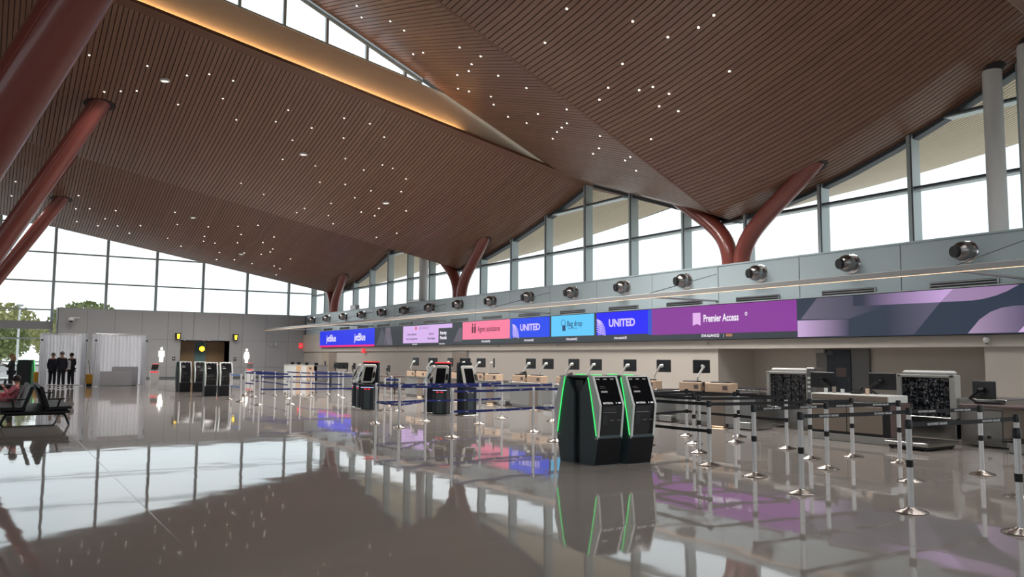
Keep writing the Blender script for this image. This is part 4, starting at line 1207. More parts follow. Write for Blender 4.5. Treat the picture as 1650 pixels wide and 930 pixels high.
def make_podium():
    r = thing('bag_tag_podium', 'x', 'kiosk')
    MB().add([(-0.26, -0.16, 0.72), (0.26, -0.16, 0.72), (0.20, -0.12, 0.0), (-0.20, -0.12, 0.0), (-0.26, 0.16, 0.72), (0.26, 0.16, 0.72), (0.20, 0.12, 0.0), (-0.20, 0.12, 0.0)],
             [(0, 3, 2, 1), (4, 5, 6, 7), (0, 1, 5, 4), (0, 4, 7, 3), (1, 2, 6, 5), (2, 3, 7, 6)]).build('stand', M['bezel'], r)
    MB().box(-0.26, 0.16, -0.17, -0.158, 0.655, 0.72).build('red_band', M['red_led'], r)
    MB().add([(-0.20, -0.05, 0.82), (0.16, -0.05, 0.82), (0.24, 0.12, 1.12), (-0.12, 0.12, 1.12), (-0.20, -0.02, 0.80), (0.16, -0.02, 0.80), (0.24, 0.15, 1.10), (-0.12, 0.15, 1.10)],
             [(0, 1, 2, 3), (7, 6, 5, 4), (0, 4, 5, 1), (1, 5, 6, 2), (2, 6, 7, 3), (3, 7, 4, 0)]).build('tablet', M['black'], r)
    MB().add([(-0.11, 0.115, 1.125), (0.24, 0.115, 1.125), (0.24, 0.15, 1.15), (-0.11, 0.15, 1.15)], [(0, 1, 2, 3)]).build('red_edge', M['red_led'], r)
    MB().tube([(0, 0.05, 0.7), (0.02, 0.06, 0.95)], 0.03, 8).build('neck', M['nickel'], r)
    return r
pd = make_podium()
for i, (x, y, lab) in enumerate(((7.97, 50.2, 'white bag-tag podium with red band and tablet, under the man pictogram'), (15.2, 57.2, 'white bag-tag podium with red band and tablet, under the woman pictogram'),
                                 (10.45, 46.4, 'white bag-tag podium half hidden behind the dark kiosks'))):
    o = pd if i == 0 else copy_tree(pd)
    o.location = (x, y, 0); o['label'] = lab; o['group'] = 'bag-tag podiums'

# ------------------------------------------------------------------ check-in counters
def make_counter(L):
    """front face at local x = 0 looking -X, runs along +Y; staff side +X"""
    r = thing('check_in_counter', 'x', 'counter')
    MB().bbox(0.06, 0.75, 0.02, L - 0.02, 0.0, 0.12, 0.01).build('plinth', M['nickel'], r)
    MB().bbox(0.0, 0.8, 0.0, L, 0.10, 0.80, 0.012).build('front_panel', M['greyfront'], r)
    MB().bbox(-0.015, 0.10, 0.25, 0.72, 0.02, 0.79, 0.008).build('pilaster', M['taupe'], r)
    MB().bbox(-0.05, 0.85, -0.03, L + 0.03, 0.80, 0.84, 0.01).build('worktop', M['steel'], r)
    hb = MB().bbox(0.02, 0.30, 0.10, L * 0.48, 0.84, 1.06, 0.01).build('hood_box', M['tan'], r)
    MB().box(0.014, 0.022, 0.18, 0.33, 0.90, 1.0).build('port', M['brown_panel'], hb)
    hb = MB().bbox(0.02, 0.30, L * 0.55, L - 0.10, 0.84, 1.06, 0.01).build('hood_box', M['tan'], r)
    MB().box(0.014, 0.022, L * 0.55 + 0.08, L * 0.55 + 0.23, 0.90, 1.0).build('port', M['brown_panel'], hb)
    MB().box(-0.02, 0.05, 0.3, 0.66, 0.018, 0.035).build('toe_light', M['warm_soft'], r)
    MB().bbox(0.02, 0.8, -0.50, -0.04, 0.02, 0.18, 0.01).build('bag_scale', M['steel'], r)
    return r
cp = make_counter(1.9)
CY = [(29.55, 'x'), (26.55, 'x'), (24.0, 'x'), (21.3, 'x'), (18.75, 'x'), (16.0, 'x'), (13.40, 'x')]
clab = ['below the lilac display', 'behind the grey-tablet kiosks', 'below the pink display', 'below the first blue display', 'below the sky-blue display',
        'behind the green-lit kiosks', 'below the purple display']
for i, (y, _) in enumerate(CY):
    o = cp if i == 0 else copy_tree(cp)
    o.location = (14.85, y, 0)
    o['label'] = 'grey check-in counter with tan hood boxes ' + clab[i]
    o['group'] = 'grey check-in counters with tan boxes'

def make_monitor(dark=False, zb=0.44, wd=0.54):
    """back of the screen looks -X; arm foot at the origin on the worktop"""
    r = thing('monitor', 'x', 'monitor')
    h = 0.34
    zc = zb + h * 0.53
    w = wd / 2
    MB().bbox(0.0, 0.035, -w, w, zb, zb + h, 0.01).build('screen_back', M['black'] if dark else M['kiosk_dark'], r)
    MB().box(0.036, 0.038, -w + 0.015, w - 0.015, zb + 0.015, zb + h - 0.015).build('screen', M['blackgloss'], r)
    am = M['black'] if dark else M['bezel']
    ze = max(0.10, zc - 0.28)
    a = MB().tube([(-0.01, 0.0, zc), (-0.09, -0.03, zc - 0.02)], 0.045, 10)
    a.tube([(-0.09, -0.03, zc - 0.02), (-0.11, -0.24, ze)], 0.028, 8)
    a.tube([(-0.11, -0.24, ze), (-0.02, -0.10, 0.0)], 0.020, 8)
    a.build('arm', am, r)
    MB().lathe([(0.05, 0.0), (0.05, 0.015), (0.03, 0.02)], (-0.02, -0.10, 0), 14).build('clamp', am, r)
    return r
def flip_monitor(src):
    o = copy_tree(src)
    return o
mp = make_monitor()
mons = [31.5, 29.9, 28.4, 27.2, 26.0, 25.1, 22.7, 21.7, 20.3, 19.2, 17.66, 16.28]
first = True
def little(kind, x, y, z, rz, lab, grp):
    return None
for i, y in enumerate(mons):
    o = mp if first else copy_tree(mp)
    first = False
    o.location = (15.35, y, 0.84)
    o.rotation_euler = (0, 0, [0.0, 0.25, -0.1, 0.35, 0.1, -0.5, 0.05, 0.1, 0.0, 0.0, 0.0, 0.0][i])
    if i % 2 == 0: o.scale = (1, -1, 1)
    o['label'] = 'dark monitor on a pale arm over the grey counters, %s from the far end' % ORD[i]
    o['group'] = 'monitors over the grey counters'
o = copy_tree(mp); o.location = (15.35, 14.86, 0.84); o.rotation_euler = (0, 0, 1.45)
o['label'] = 'monitor turned edge-on on a pale arm, last counter before the wall corner'; o['group'] = 'monitors over the grey counters'

def make_keyboard():
    r = thing('keyboard', 'x', 'keyboard')
    MB().bbox(-0.09, 0.09, -0.24, 0.24, 0.0, 0.025, 0.006).build('case', M['black'], r)
    k = MB()
    for i in range(4):
        for j in range(10): k.box(-0.075 + 0.036 * i, -0.045 + 0.036 * i, -0.22 + 0.044 * j, -0.183 + 0.044 * j, 0.025, 0.032)
    tag(k.build('keys', M['kiosk_dark'], r), kind='stuff')
    return r
def make_scanner():
    r = thing('barcode_scanner', 'x', 'scanner')
    MB().lathe([(0.06, 0), (0.06, 0.015), (0.03, 0.03)], n=14).build('foot', M['black'], r)
    MB().tube([(0, 0, 0.02), (0, 0, 0.14)], 0.018, 8).build('handle', M['black'], r)
    MB().tube([(0.05, 0, 0.13), (-0.10, 0.0, 0.20)], [0.035, 0.045], 10).build('head', M['black'], r)
    return r
def make_phone():
    r = thing('desk_phone', 'x', 'phone')
    MB().prism([(-0.10, 0.0), (0.10, 0.0), (0.10, 0.10), (-0.10, 0.03)], 'y', -0.1, 0.1).build('base', M['black'], r)
    MB().tube([(0.07, -0.08, 0.12), (0.0, -0.085, 0.12), (-0.08, -0.08, 0.085)], [0.026, 0.018, 0.026], 8).build('handset', M['black'], r)
    return r
def make_printer():
    r = thing('tag_printer', 'x', 'printer')
    MB().bbox(-0.11, 0.11, -0.10, 0.10, 0, 0.16, 0.015).build('case', M['black'], r)
    MB().box(-0.112, -0.108, -0.07, 0.07, 0.05, 0.07).build('slot', M['bezel'], r)
    return r
kb, scn, ph, pr = make_keyboard(), make_scanner(), make_phone(), make_printer()
used = set()
def put(p, x, y, z, rz, lab, grp):
    o = copy_tree(p) if p.name in used else p
    used.add(p.name)
    o.location = (x, y, z); o.rotation_euler = (0, 0, rz); o['label'] = lab; o['group'] = grp
    return o
for i, (y, _) in enumerate(CY):
    w = clab[i]
    for j, f in enumerate((0.28, 0.78)):
        s = ('far', 'near')[1 - j]
        put(kb, 15.02, y + 1.9 * f, 1.062, 0.1, 'black keyboard, %s one on the counter %s' % (s, w), 'keyboards on the grey counters')
    put(scn, 14.95, y + 0.98, 0.842, 0.5, 'barcode scanner on the counter ' + w, 'barcode scanners')
    if i in (1, 3, 4): put(ph, 15.0, y + 1.35, 1.062, 0.4, 'desk phone on the counter ' + w, 'desk phones')
    if i in (0, 2, 4, 5): put(pr, 15.45, y + 0.95, 0.842, 0, 'tag printer on the counter ' + w, 'tag printers')

# far counters below the blue display
r = thing('white_counter', 'cream counter block with tan end panels below the blue display near the far corner', 'counter', (17.7, 51.2, 0))
MB().bbox(0, 0.9, 0, 6.4, 0.0, 1.02, 0.02).build('body', M['bezel'], r)
MB().bbox(-0.03, 0.2, 0.0, 1.4, 0.05, 1.0, 0.01).build('end_panel', M['tan'], r)
MB().bbox(-0.03, 0.2, 2.6, 3.6, 0.05, 1.0, 0.01).build('end_panel', M['tan'], r)
MB().box(-0.04, -0.03, 0.4, 0.85, 0.78, 0.92).build('port', M['brown_panel'], r)
MB().box(-0.04, -0.03, 2.9, 3.2, 0.80, 0.92).build('port', M['yellow'], r)
MB().bbox(-0.02, 0.95, -0.05, 6.45, 1.02, 1.06, 0.01).build('worktop', M['bezel_grey'], r)
for i, y in enumerate((51.7, 53.6, 55.3, 56.7)):
    put(pr, 18.0, y, 1.062, 0, 'small black printer on the cream counter block, %s from its near end' % ORD[i], 'printers on the cream counter')
def make_desk(L, m):
    r = thing('agent_desk', 'x', 'desk')
    MB().bbox(0, 0.8, 0, L, 0.02, 0.80, 0.015).build('body', M[m], r)
    MB().bbox(-0.04, 0.85, -0.03, L + 0.03, 0.80, 0.84, 0.01).build('worktop', M['bezel_grey'], r)
    MB().bbox(-0.02, 0.1, L - 0.5, L - 0.1, 0.02, 0.79, 0.01).build('end_post', M['black'], r)
    return r
dk1 = make_desk(3.6, 'greyfront'); dk1.location = (15.2, 38.1, 0)
tag(dk1, 'grey agent desk with two monitors below the jet blue display, behind the far queue', 'desk')
r = thing('bag_table', 'open brown bag table with dark legs behind the red-topped kiosks', 'table', (15.0, 32.9, 0))
MB().bbox(0, 0.8, 0, 1.9, 0.74, 0.80, 0.01).build('tabletop', M['brown_panel'], r)
for x in (0.05, 0.72):
    for y in (0.06, 1.8): MB().box(x, x + 0.05, y, y + 0.05, 0, 0.74).build('leg', M['kiosk_dark'], r)
MB().bbox(0.05, 0.75, 0.06, 1.84, 0.18, 0.22, 0.008).build('shelf', M['brown_panel'], r)
mf = make_monitor(True, 0.17, 0.54)
for i, (x, y, z, rz, lab) in enumerate(((15.4, 41.15, 0.845, 0.1, 'dark monitor on the grey agent desk below the blue display, left one'), (15.4, 40.05, 0.845, 1.3, 'dark monitor turned edge-on, on the grey agent desk below the blue display'),
                                        (15.4, 38.6, 0.845, -0.2, 'dark monitor on the grey agent desk below the blue display, right one'), (15.3, 34.2, 0.805, -0.3, 'wide dark monitor tilted on the bag table right of the red-topped kiosk'))):
    o = mf if i == 0 else copy_tree(mf); o.location = (x, y, z); o.rotation_euler = (0, 0, rz); o['label'] = lab; o['group'] = 'monitors of the far desks'
    o.location.z = z
    if i == 3: o.scale = (1, 1.5, 0.9)
    else: o.scale = (1, 0.95, 0.95)

# ------------------------------------------------------------------ near steel bag drops
M['wrap'] = bpy.data.materials.new('crinkled_black_curtain')
M['wrap'].use_nodes = True
_n, _l = M['wrap'].node_tree.nodes, M['wrap'].node_tree.links
_b = _n['Principled BSDF']; _b.inputs['Base Color'].default_value = (0.008, 0.011, 0.016, 1); _b.inputs['Roughness'].default_value = 0.16; _b.inputs['Coat Weight'].default_value = 1.0
_t = _n.new('ShaderNodeTexCoord'); _x = _n.new('ShaderNodeTexVoronoi'); _x.inputs['Scale'].default_value = 9
_bp = _n.new('ShaderNodeBump'); _bp.inputs['Strength'].default_value = 1.0; _bp.inputs['Distance'].default_value = 0.05
_l.new(_t.outputs['Object'], _x.inputs['Vector']); _l.new(_x.outputs['Distance'], _bp.inputs['Height']); _l.new(_bp.outputs['Normal'], _b.inputs['Normal']); _l.new(_bp.outputs['Normal'], _b.inputs['Coat Normal'])
def scanner(x, y0, y1, label):
    r = thing('bag_scanner', label, 'scanner', (x, y0, 0))
    L = y1 - y0
    MB().bbox(0.02, 0.9, 0.0, L, 0.10, 0.52, 0.012).build('conveyor_base', M['steel'], r)
    MB().bbox(0.0, 0.22, -0.02, 0.10, 0.50, 1.36, 0.012).build('post', M['bezel_grey'], r)
    MB().bbox(0.0, 0.22, L - 0.07, L + 0.02, 0.50, 1.36, 0.012).build('post', M['bezel_grey'], r)
    MB().bbox(0.0, 0.24, 0.0, L, 1.30, 1.36, 0.012).build('header', M['bezel_grey'], r)
    MB().bbox(0.04, 0.3, 0.08, L - 0.08, 1.36, 1.44, 0.03).build('top_cover', M['white_paint'], r)
    n = 9
    w = (L - 0.17) / n
    for i in range(n):
        y = 0.10 + w * i
        MB().bbox(0.05 + 0.012 * (i % 2), 0.07 + 0.012 * (i % 2), y + 0.004, y + w - 0.004, 0.50, 1.30, 0.004).build('curtain_strip', M['wrap'], r)
    MB().box(0.1, 0.3, 0.1, L - 0.07, 0.52, 1.30).build('tunnel', M['black'], r)
    return r
scanner(16.0, 12.12, 13.34, 'bag scanner with crinkled black curtain and white top, left of the dark staff door')
scanner(15.95, 8.74, 9.92, 'bag scanner with crinkled black curtain and white top, right of the dark staff door')
r = thing('scanner_column', 'tall grey steel column at the right end of the left curtained scanner', 'column', (15.85, 11.86, 0))
MB().bbox(0, 0.35, 0, 0.22, 0.0, 1.46, 0.012).build('case', M['nickel'], r)
for z in (0.9, 1.0, 1.1, 1.2): MB().box(-0.006, 0.0, 0.12, 0.19, z, z + 0.05).build('button', M['bezel'], r)
r = thing('steel_conveyor', 'brushed steel bag conveyor left of the left curtained scanner', 'conveyor', (16.25, 13.36, 0))
MB().bbox(0.10, 0.9, 0.0, 1.75, 0.0, 0.40, 0.012).build('base', M['steel'], r)
for i in range(4): MB().bbox(0.02, 0.9, 0.02 + 0.43 * i, 0.43 + 0.43 * i, 0.42, 0.88, 0.01).build('side_panel', M['steel'], r)
MB().box(0.02, 0.9, 0.0, 1.75, 0.88, 0.895).build('belt', M['black'], r)
r = thing('steel_conveyor', 'large brushed steel conveyor cabinet right of the right curtained scanner', 'conveyor', (16.05, 7.85, 0))
MB().bbox(0.0, 1.2, 0.0, 0.85, 0.02, 0.72, 0.012).build('cabinet', M['steel'], r)
MB().bbox(-0.02, 0.02, 0.05, 0.40, 0.06, 0.70, 0.008).build('door', M['steel'], r)
MB().bbox(-0.02, 0.02, 0.44, 0.80, 0.06, 0.70, 0.008).build('door', M['steel'], r)
MB().bbox(-0.04, 1.2, -0.05, 0.87, 0.72, 0.92, 0.015).build('rail', M['steel'], r)
MB().lathe([(0.03, -0.045), (0.03, -0.02)], (0, 0.3, 0.2), 12, 'x').build('lock', M['black'], r)

r = thing('agent_counter', 'taupe agent counter with black frame and pale tray in front of the dark staff door', 'counter', (14.62, 9.30, 0))
LL = 1.85
MB().bbox(0.02, 0.75, 0.0, LL, 0.0, 0.145, 0.01).build('plinth', M['bezel_grey'], r)
MB().bbox(0.03, 0.75, 0.01, LL, 0.145, 0.80, 0.01).build('frame', M['black'], r)
MB().bbox(0.015, 0.05, 0.14, LL * 0.5 - 0.01, 0.20, 0.73, 0.006).build('front_panel', M['taupe'], r)
MB().bbox(0.015, 0.05, LL * 0.5 + 0.01, LL - 0.04, 0.20, 0.73, 0.006).build('front_panel', M['taupe'], r)
MB().bbox(0.06, 0.74, -0.012, 0.02, 0.15, 0.79, 0.006).build('side_panel', M['brown_panel'], r)
tr = MB().bbox(0.10, 0.74, 0.04, LL - 0.03, 0.80, 0.95, 0.01).build('tray', M['bezel'], r)
MB().bbox(0.09, 0.11, 0.07, LL - 0.06, 0.82, 0.935, 0.004).build('tray_front', M['taupe'], tr)
r = thing('weighing_platform', 'low steel weighing platform at the right end of the taupe agent counter', 'scale', (14.3, 8.35, 0))
MB().bbox(0, 1.05, 0, 0.85, 0.07, 0.145, 0.012).build('platform', M['steel'], r)
MB().bbox(0.06, 1.0, 0.06, 0.80, 0.02, 0.07, 0.008).build('frame', M['black'], r)
for x in (0.1, 0.95):
    for y in (0.1, 0.75): MB().lathe([(0.03, 0), (0.03, 0.02)], (x, y, 0), 10).build('foot', M['black'], r)
r = thing('side_desk', 'dark taupe side desk with a long worktop at the right edge of the view', 'desk', (15.35, 5.6, 0))
MB().bbox(0.0, 0.64, 0.0, 2.75, 0.79, 0.84, 0.012).build('worktop', M['brown_panel'], r)
MB().bbox(0.2, 0.85, 0.05, 2.05, 0.25, 0.79, 0.012).build('front_panel', M['taupe'], r)
MB().bbox(-0.1, 0.8, 0.0, 1.95, 0.20, 0.25, 0.01).build('shelf', M['black'], r)
MB().bbox(0.05, 0.75, 0.05, 1.9, 0.0, 0.20, 0.01).build('plinth', M['steel'], r)
MB().lathe([(0.07, -0.004), (0.07, 0.0)], (0.2, 1.6, 0.62), 16, 'x').build('blue_disc', E('blue_mark', (70, 120, 200), 0.5), r)
md = make_monitor(True, 0.09, 0.60)
md.location = (15.15, 11.15, 0.952)
tag(md, 'black monitor behind the taupe agent counter, in front of the dark staff door', 'monitor', 'black monitors of the near counters')
o = copy_tree(md); o.location = (15.3, 9.85, 0.955); o.scale = (1, -1.0, 1); o['label'] = 'black monitor with a clip on top, at the right end of the taupe agent counter'
o = copy_tree(md); o.location = (15.6, 8.0, 0.841); o.scale = (1, -0.9, 1); o.rotation_euler = (0, 0, -0.35); o['label'] = 'black monitor on a black arm over the side desk, right edge of the view'
put(kb, 15.8, 8.0, 0.842, 0.1, 'black keyboard on the side desk worktop', 'keyboards on the grey counters')
for i, (y, h, m, lab) in enumerate(((10.95, 0.10, 'bezel', 'small pale cup on the agent counter tray, leftmost'), (10.75, 0.13, 'taupe', 'small taupe bottle on the agent counter tray'), (10.55, 0.09, 'white_paint', 'small white cup on the agent counter tray'), (9.98, 0.12, 'tan', 'small tan dispenser on the agent counter tray'))):
    o = thing('counter_cup', lab, 'cup', (15.0, y, 0.951))
    MB().lathe([(0.035, 0), (0.04, h * 0.9), (0.036, h)], n=14).build('body', M[m], o)
    MB().lathe([(0.037, h), (0.03, h + 0.012)], n=14).build('lid', M['black'], o)
put(ph, 15.05, 10.25, 0.952, 0.3, 'black desk phone on the agent counter tray', 'desk phones')

# ------------------------------------------------------------------ drapes near the end wall
def drape_booth(x0, x1, yb, label):
    r = thing('drape_booth', label, 'curtain', (x0, yb, 0))
    o = (x0, yb, 0)
    W = x1 - x0
    D = 1.6
    def cloth(path, z0, z1):
        g = [[(p[0], p[1], z) for p in path] for z in (z0, (z0 + z1) / 2, z1)]
        return MB().sheet(g)
    n = 110
    cloth([(W * i / n, D + 0.03 * math.sin(i * 0.75) + 0.02 * math.sin(i * 0.23), 0) for i in range(n + 1)], 0.03, 2.72).build('drape', M['cloth'], r)
    for xx in (0.0, W):
        s = 1 if xx == 0 else -1
        cloth([(xx + s * 0.025 * math.sin(i * 0.8), D * i / 60, 0) for i in range(61)], 0.03, 2.74).build('side_drape', M['cloth'], r)
        cloth([(xx + s * 0.26 * i / 24, -0.03 + 0.02 * math.sin(i * 0.8), 0) for i in range(25)], 0.03, 2.74).build('front_drape', M['cloth'], r)
        MB().tube([(xx, 0, 0), (xx, 0, 2.78)], 0.025, 8).build('upright', M['pole'], r)
        MB().lathe([(0.05, 2.36), (0.05, 2.44)], (xx, -0.04, 0), 10).build('clip', M['black'], r)
    MB().tube([(0, 0, 2.74), (W, 0, 2.74)], 0.02, 8).build('crossbar', M['pole'], r)
    MB().tube([(0, D, 2.72), (W, D, 2.72)], 0.02, 8).build('crossbar', M['pole'], r)
    return r
drape_booth(2.22, 4.28, 48.3, 'white drape booth behind the three men in suits')
drape_booth(4.62, 7.08, 47.4, 'white drape booth with grey boards inside, right of the first booth')
o = thing('grey_board', 'low grey board inside the right drape booth, wider one', 'board', (4.85, 47.9, 0))
MB().bbox(0, 1.6, 0, 0.08, 0.02, 0.78, 0.01).build('panel', M['cloth_grey'], o); MB().box(0.1, 1.5, -0.2, 0.28, 0, 0.03).build('foot', M['nickel'], o)
o = thing('grey_board', 'taller grey board inside the right drape booth, right one', 'board', (5.55, 48.4, 0))
MB().bbox(0, 1.3, 0, 0.08, 0.02, 1.02, 0.01).build('panel', M['cloth_grey'], o); MB().box(0.1, 1.2, -0.2, 0.28, 0, 0.03).build('foot', M['nickel'], o)
o = thing('cleaning_cart', 'yellow cleaning bucket between the two drape booths', 'cart', (4.46, 48.2, 0))
MB().bbox(-0.14, 0.14, -0.2, 0.2, 0.12, 0.62, 0.03).build('bucket', M['yellow'], o)
MB().bbox(-0.12, 0.12, -0.2, 0.2, 0.0, 0.12, 0.02).build('base', M['black'], o)
MB().tube([(0.05, 0, 0.5), (-0.06, 0.05, 1.35)], 0.016, 6).build('mop_handle', M['brown_panel'], o)
o = thing('yellow_bin', 'small yellow bin beside the green-rimmed kiosk at the far left', 'bin', (2.15, 50.0, 0))
MB().bbox(-0.15, 0.15, -0.12, 0.12, 0.0, 0.68, 0.03).build('body', M['yellow'], o); MB().bbox(-0.16, 0.16, -0.13, 0.13, 0.66, 0.72, 0.02).build('lid', M['yellow'], o)

# ------------------------------------------------------------------ tandem seats
def seat_row(x, y, n, label):
    r = thing('tandem_seating', label, 'bench', (x, y, 0))
    Lr = 0.62 * n
    MB().bbox(-0.70, 0.70, -0.02, Lr + 0.02, 0.28, 0.34, 0.012).build('beam', M['seat_black'], r)
    for i in range(n):
        for s in (-1, 1):
            y0 = 0.62 * i + 0.04
            st = [(s * 0.20, 0.36), (s * 0.72, 0.38), (s * 0.74, 0.41), (s * 0.70, 0.445), (s * 0.20, 0.43)]
            MB().prism(st, 'y', y0, y0 + 0.54).build('seat', M['seat_black'], r)
            bk = [(s * 0.21, 0.40), (s * 0.28, 0.42), (s * 0.125, 0.90), (s * 0.07, 0.905), (s * 0.05, 0.86)]
            MB().prism(bk, 'y', y0, y0 + 0.54).build('backrest', M['seat_black'], r)
    for i in (0, n):
        for s in (-1, 1):
            yy = 0.62 * i
            MB().bbox(min(s * 0.22, s * 0.58), max(s * 0.22, s * 0.58), yy - 0.03, yy + 0.03, 0.60, 0.63, 0.01).build('armrest', M['seat_black'], r)
            MB().tube([(s * 0.48, yy, 0.60), (s * 0.42, yy, 0.36)], 0.022, 8).build('arm_post', M['seat_black'], r)
    for yy in (0.15, Lr - 0.15):
        for s in (-1, 1):
            MB().tube([(s * 0.56, yy, 0.30), (s * 0.62, yy, 0.20), (s * 0.70, yy, 0.0)], [0.03, 0.028, 0.022], 8).build('leg', M['seat_black'], r)
        MB().bbox(-0.6, 0.6, yy - 0.03, yy + 0.03, 0.24, 0.28, 0.008).build('cross_bar', M['seat_black'], r)
    return r
seat_row(0.95, 21.75, 6, 'black back-to-back tandem seats at the left edge of the view')
seat_row(0.1, 37.6, 3, 'black tandem seats farther back at the left edge, behind the person in pink')

# ------------------------------------------------------------------ people
def skin_mesh(name, V, Ed, Rr, m, parent, sub=2, root=0):
    me = bpy.data.meshes.new(name)
    me.from_pydata([tuple(v) for v in V], Ed, [])
    me.materials.append(m)
    o = bpy.data.objects.new(name, me)
    COL.objects.link(o)
    o.parent = parent
    md = o.modifiers.new('Skin', 'SKIN')
    md.use_smooth_shade = True
    for i, rr in enumerate(Rr):
        sv = me.skin_vertices[0].data[i]
        sv.radius = rr if isinstance(rr, tuple) else (rr, rr)
        sv.use_root = (i == root)
    o.modifiers.new('Sub', 'SUBSURF').levels = sub
    o.modifiers['Sub'].render_levels = sub
    dg = bpy.context.evaluated_depsgraph_get()
    m2 = bpy.data.meshes.new_from_object(o.evaluated_get(dg))
    m2.polygons.foreach_set('use_smooth', [True] * len(m2.polygons))
    bpy.data.objects.remove(o)
    o = link(name, m2)
    o.parent = parent
    m2.materials.clear(); m2.materials.append(m)
    return o
def lerp3(a, b, t): return tuple(a[i] + (b[i] - a[i]) * t for i in range(3))
def person(label, loc, rz, hgt, J, cloth, trous, hair, sleeve=True, long_hair=False, skirt=False, woman=False):
    """J: joints in metres for a 1.75 m figure facing local -Y"""
    s = hgt / 1.75
    r = thing('person', label, 'person', loc, rz)
    r.scale = (s, s, s)
    g = lambda k: J[k]
    V, Ed, Rr, ix = [], [], [], {}
    def v(k, p, rad):
        ix[k] = len(V); V.append(p); Rr.append(rad)
    def e(a, b): Ed.append((ix[a], ix[b]))
    sh = 0.85 if woman else 1.0
    v('pel', g('pel'), (0.15, 0.11)); v('spine', lerp3(g('pel'), g('chest'), 0.5), (0.14 * sh, 0.105)); v('chest', g('chest'), (0.165 * sh, 0.12)); v('neck', g('neck'), 0.055); v('skull', g('head'), (0.078, 0.095))
    v('crown', (g('head')[0], g('head')[1] + 0.01, g('head')[2] + 0.10), (0.06, 0.075))
    e('pel', 'spine'); e('spine', 'chest'); e('chest', 'neck'); e('neck', 'skull'); e('skull', 'crown')
    for S in 'LR':
        v('sh' + S, g('sh' + S), 0.065 * sh); v('el' + S, g('el' + S), 0.045); v('wr' + S, g('wr' + S), 0.03)
        e('chest', 'sh' + S); e('sh' + S, 'el' + S); e('el' + S, 'wr' + S)
        v('hip' + S, g('hip' + S), 0.095); v('kn' + S, g('kn' + S), 0.065); v('an' + S, g('an' + S), 0.042)
        e('pel', 'hip' + S); e('hip' + S, 'kn' + S); e('kn' + S, 'an' + S)
    skin_mesh('body', V, Ed, Rr, M['skin'], r)
    # jacket: torso and sleeves, a little outside the body
    k = ['pel', 'spine', 'chest', 'collar']
    V2 = [g('pel'), lerp3(g('pel'), g('chest'), 0.5), g('chest'), lerp3(g('chest'), g('neck'), 0.55)]
    R2 = [(0.195 if not woman else 0.17, 0.145), (0.175 * sh, 0.135), (0.195 * sh, 0.15), 0.075]
    E2 = [(0, 1), (1, 2), (2, 3)]
    low = tuple(g('pel')[i] + (-0.12 if i == 2 else 0) for i in range(3))
    V2.append(low); R2.append((0.20 if not woman else 0.18, 0.15)); E2.append((0, 4))
    for S in 'LR':
        b = len(V2)
        V2 += [g('sh' + S), g('el' + S), lerp3(g('el' + S), g('wr' + S), 0.88 if sleeve else 0.1)]
        R2 += [0.085 * sh, 0.062, 0.045 if sleeve else 0.056]
        E2 += [(2, b), (b, b + 1), (b + 1, b + 2)]
    skin_mesh('jacket', V2, E2, R2, M[cloth], r)
    V3 = [g('pel')]; R3 = [(0.165, 0.125)]; E3 = []
    for S in 'LR':
        b = len(V3)
        V3 += [g('hip' + S), g('kn' + S), lerp3(g('kn' + S), g('an' + S), 0.98)]
        R3 += [0.11, 0.082, 0.068]
        E3 += [(0, b), (b, b + 1), (b + 1, b + 2)]
    skin_mesh('trousers', V3, E3, R3, M[trous], r)
    for S in 'LR':
        a = g('an' + S)
        skin_mesh('shoe', [(a[0], a[1] + 0.05, a[2] - 0.045), (a[0], a[1] - 0.07, a[2] - 0.055), (a[0], a[1] - 0.17, a[2] - 0.06)], [(0, 1), (1, 2)], [0.04, 0.042, 0.032], M['black'], r)
        w = Vector(g('wr' + S)); d = (w - Vector(g('el' + S))).normalized()
        side = d.cross(Vector((0, 0, 1)))
        side = side.normalized() if side.length > 0.2 else Vector((0, -1, 0))
        sgn = 1 if S == 'L' else -1
        palm = w + d * 0.075
        hv, he, hr = [tuple(w), tuple(palm)], [(0, 1)], [0.026, (0.036, 0.02)]
        for f in range(4):
            bse = palm + side * (0.028 - 0.019 * f) + d * 0.012
            L = (0.065, 0.075, 0.07, 0.055)[f]
            curl = d.cross(side).normalized() * 0.02
            b = len(hv)
            hv += [tuple(bse), tuple(bse + d * L * 0.55), tuple(bse + d * L * 0.9 + curl)]
            hr += [0.010, 0.009, 0.008]
            he += [(1, b), (b, b + 1), (b + 1, b + 2)]
        tb = w + d * 0.03 + side * 0.03
        b = len(hv)
        hv += [tuple(tb), tuple(tb + d * 0.035 + side * 0.022), tuple(tb + d * 0.06 + side * 0.024)]
        hr += [0.013, 0.010, 0.009]; he += [(0, b), (b, b + 1), (b + 1, b + 2)]
        skin_mesh('hand', hv, he, hr, M['skin'], r, 1)
    hx, hy, hz = g('head')
    hb = MB()
    hp = []
    for i in range(9):
        t = math.pi * 0.62 * i / 8
        hp.append((max(0.004, 0.108 * math.sin(t)), 0.125 * math.cos(t)))
    hb.lathe(hp[::-1], (hx, hy + 0.018, hz + 0.045), 18)
    if long_hair:
        hb.tube([(hx, hy + 0.06, hz + 0.05), (hx, hy + 0.10, hz - 0.10), (hx, hy + 0.09, hz - 0.24)], [0.09, 0.09, 0.05], 12)
    hb.build('hair', M[hair], r)
    MB().tube([(hx, hy - 0.085, hz + 0.035), (hx, hy - 0.118, hz - 0.005), (hx, hy - 0.09, hz - 0.018)], [0.010, 0.017, 0.010], 8).build('nose', M['skin'], r)
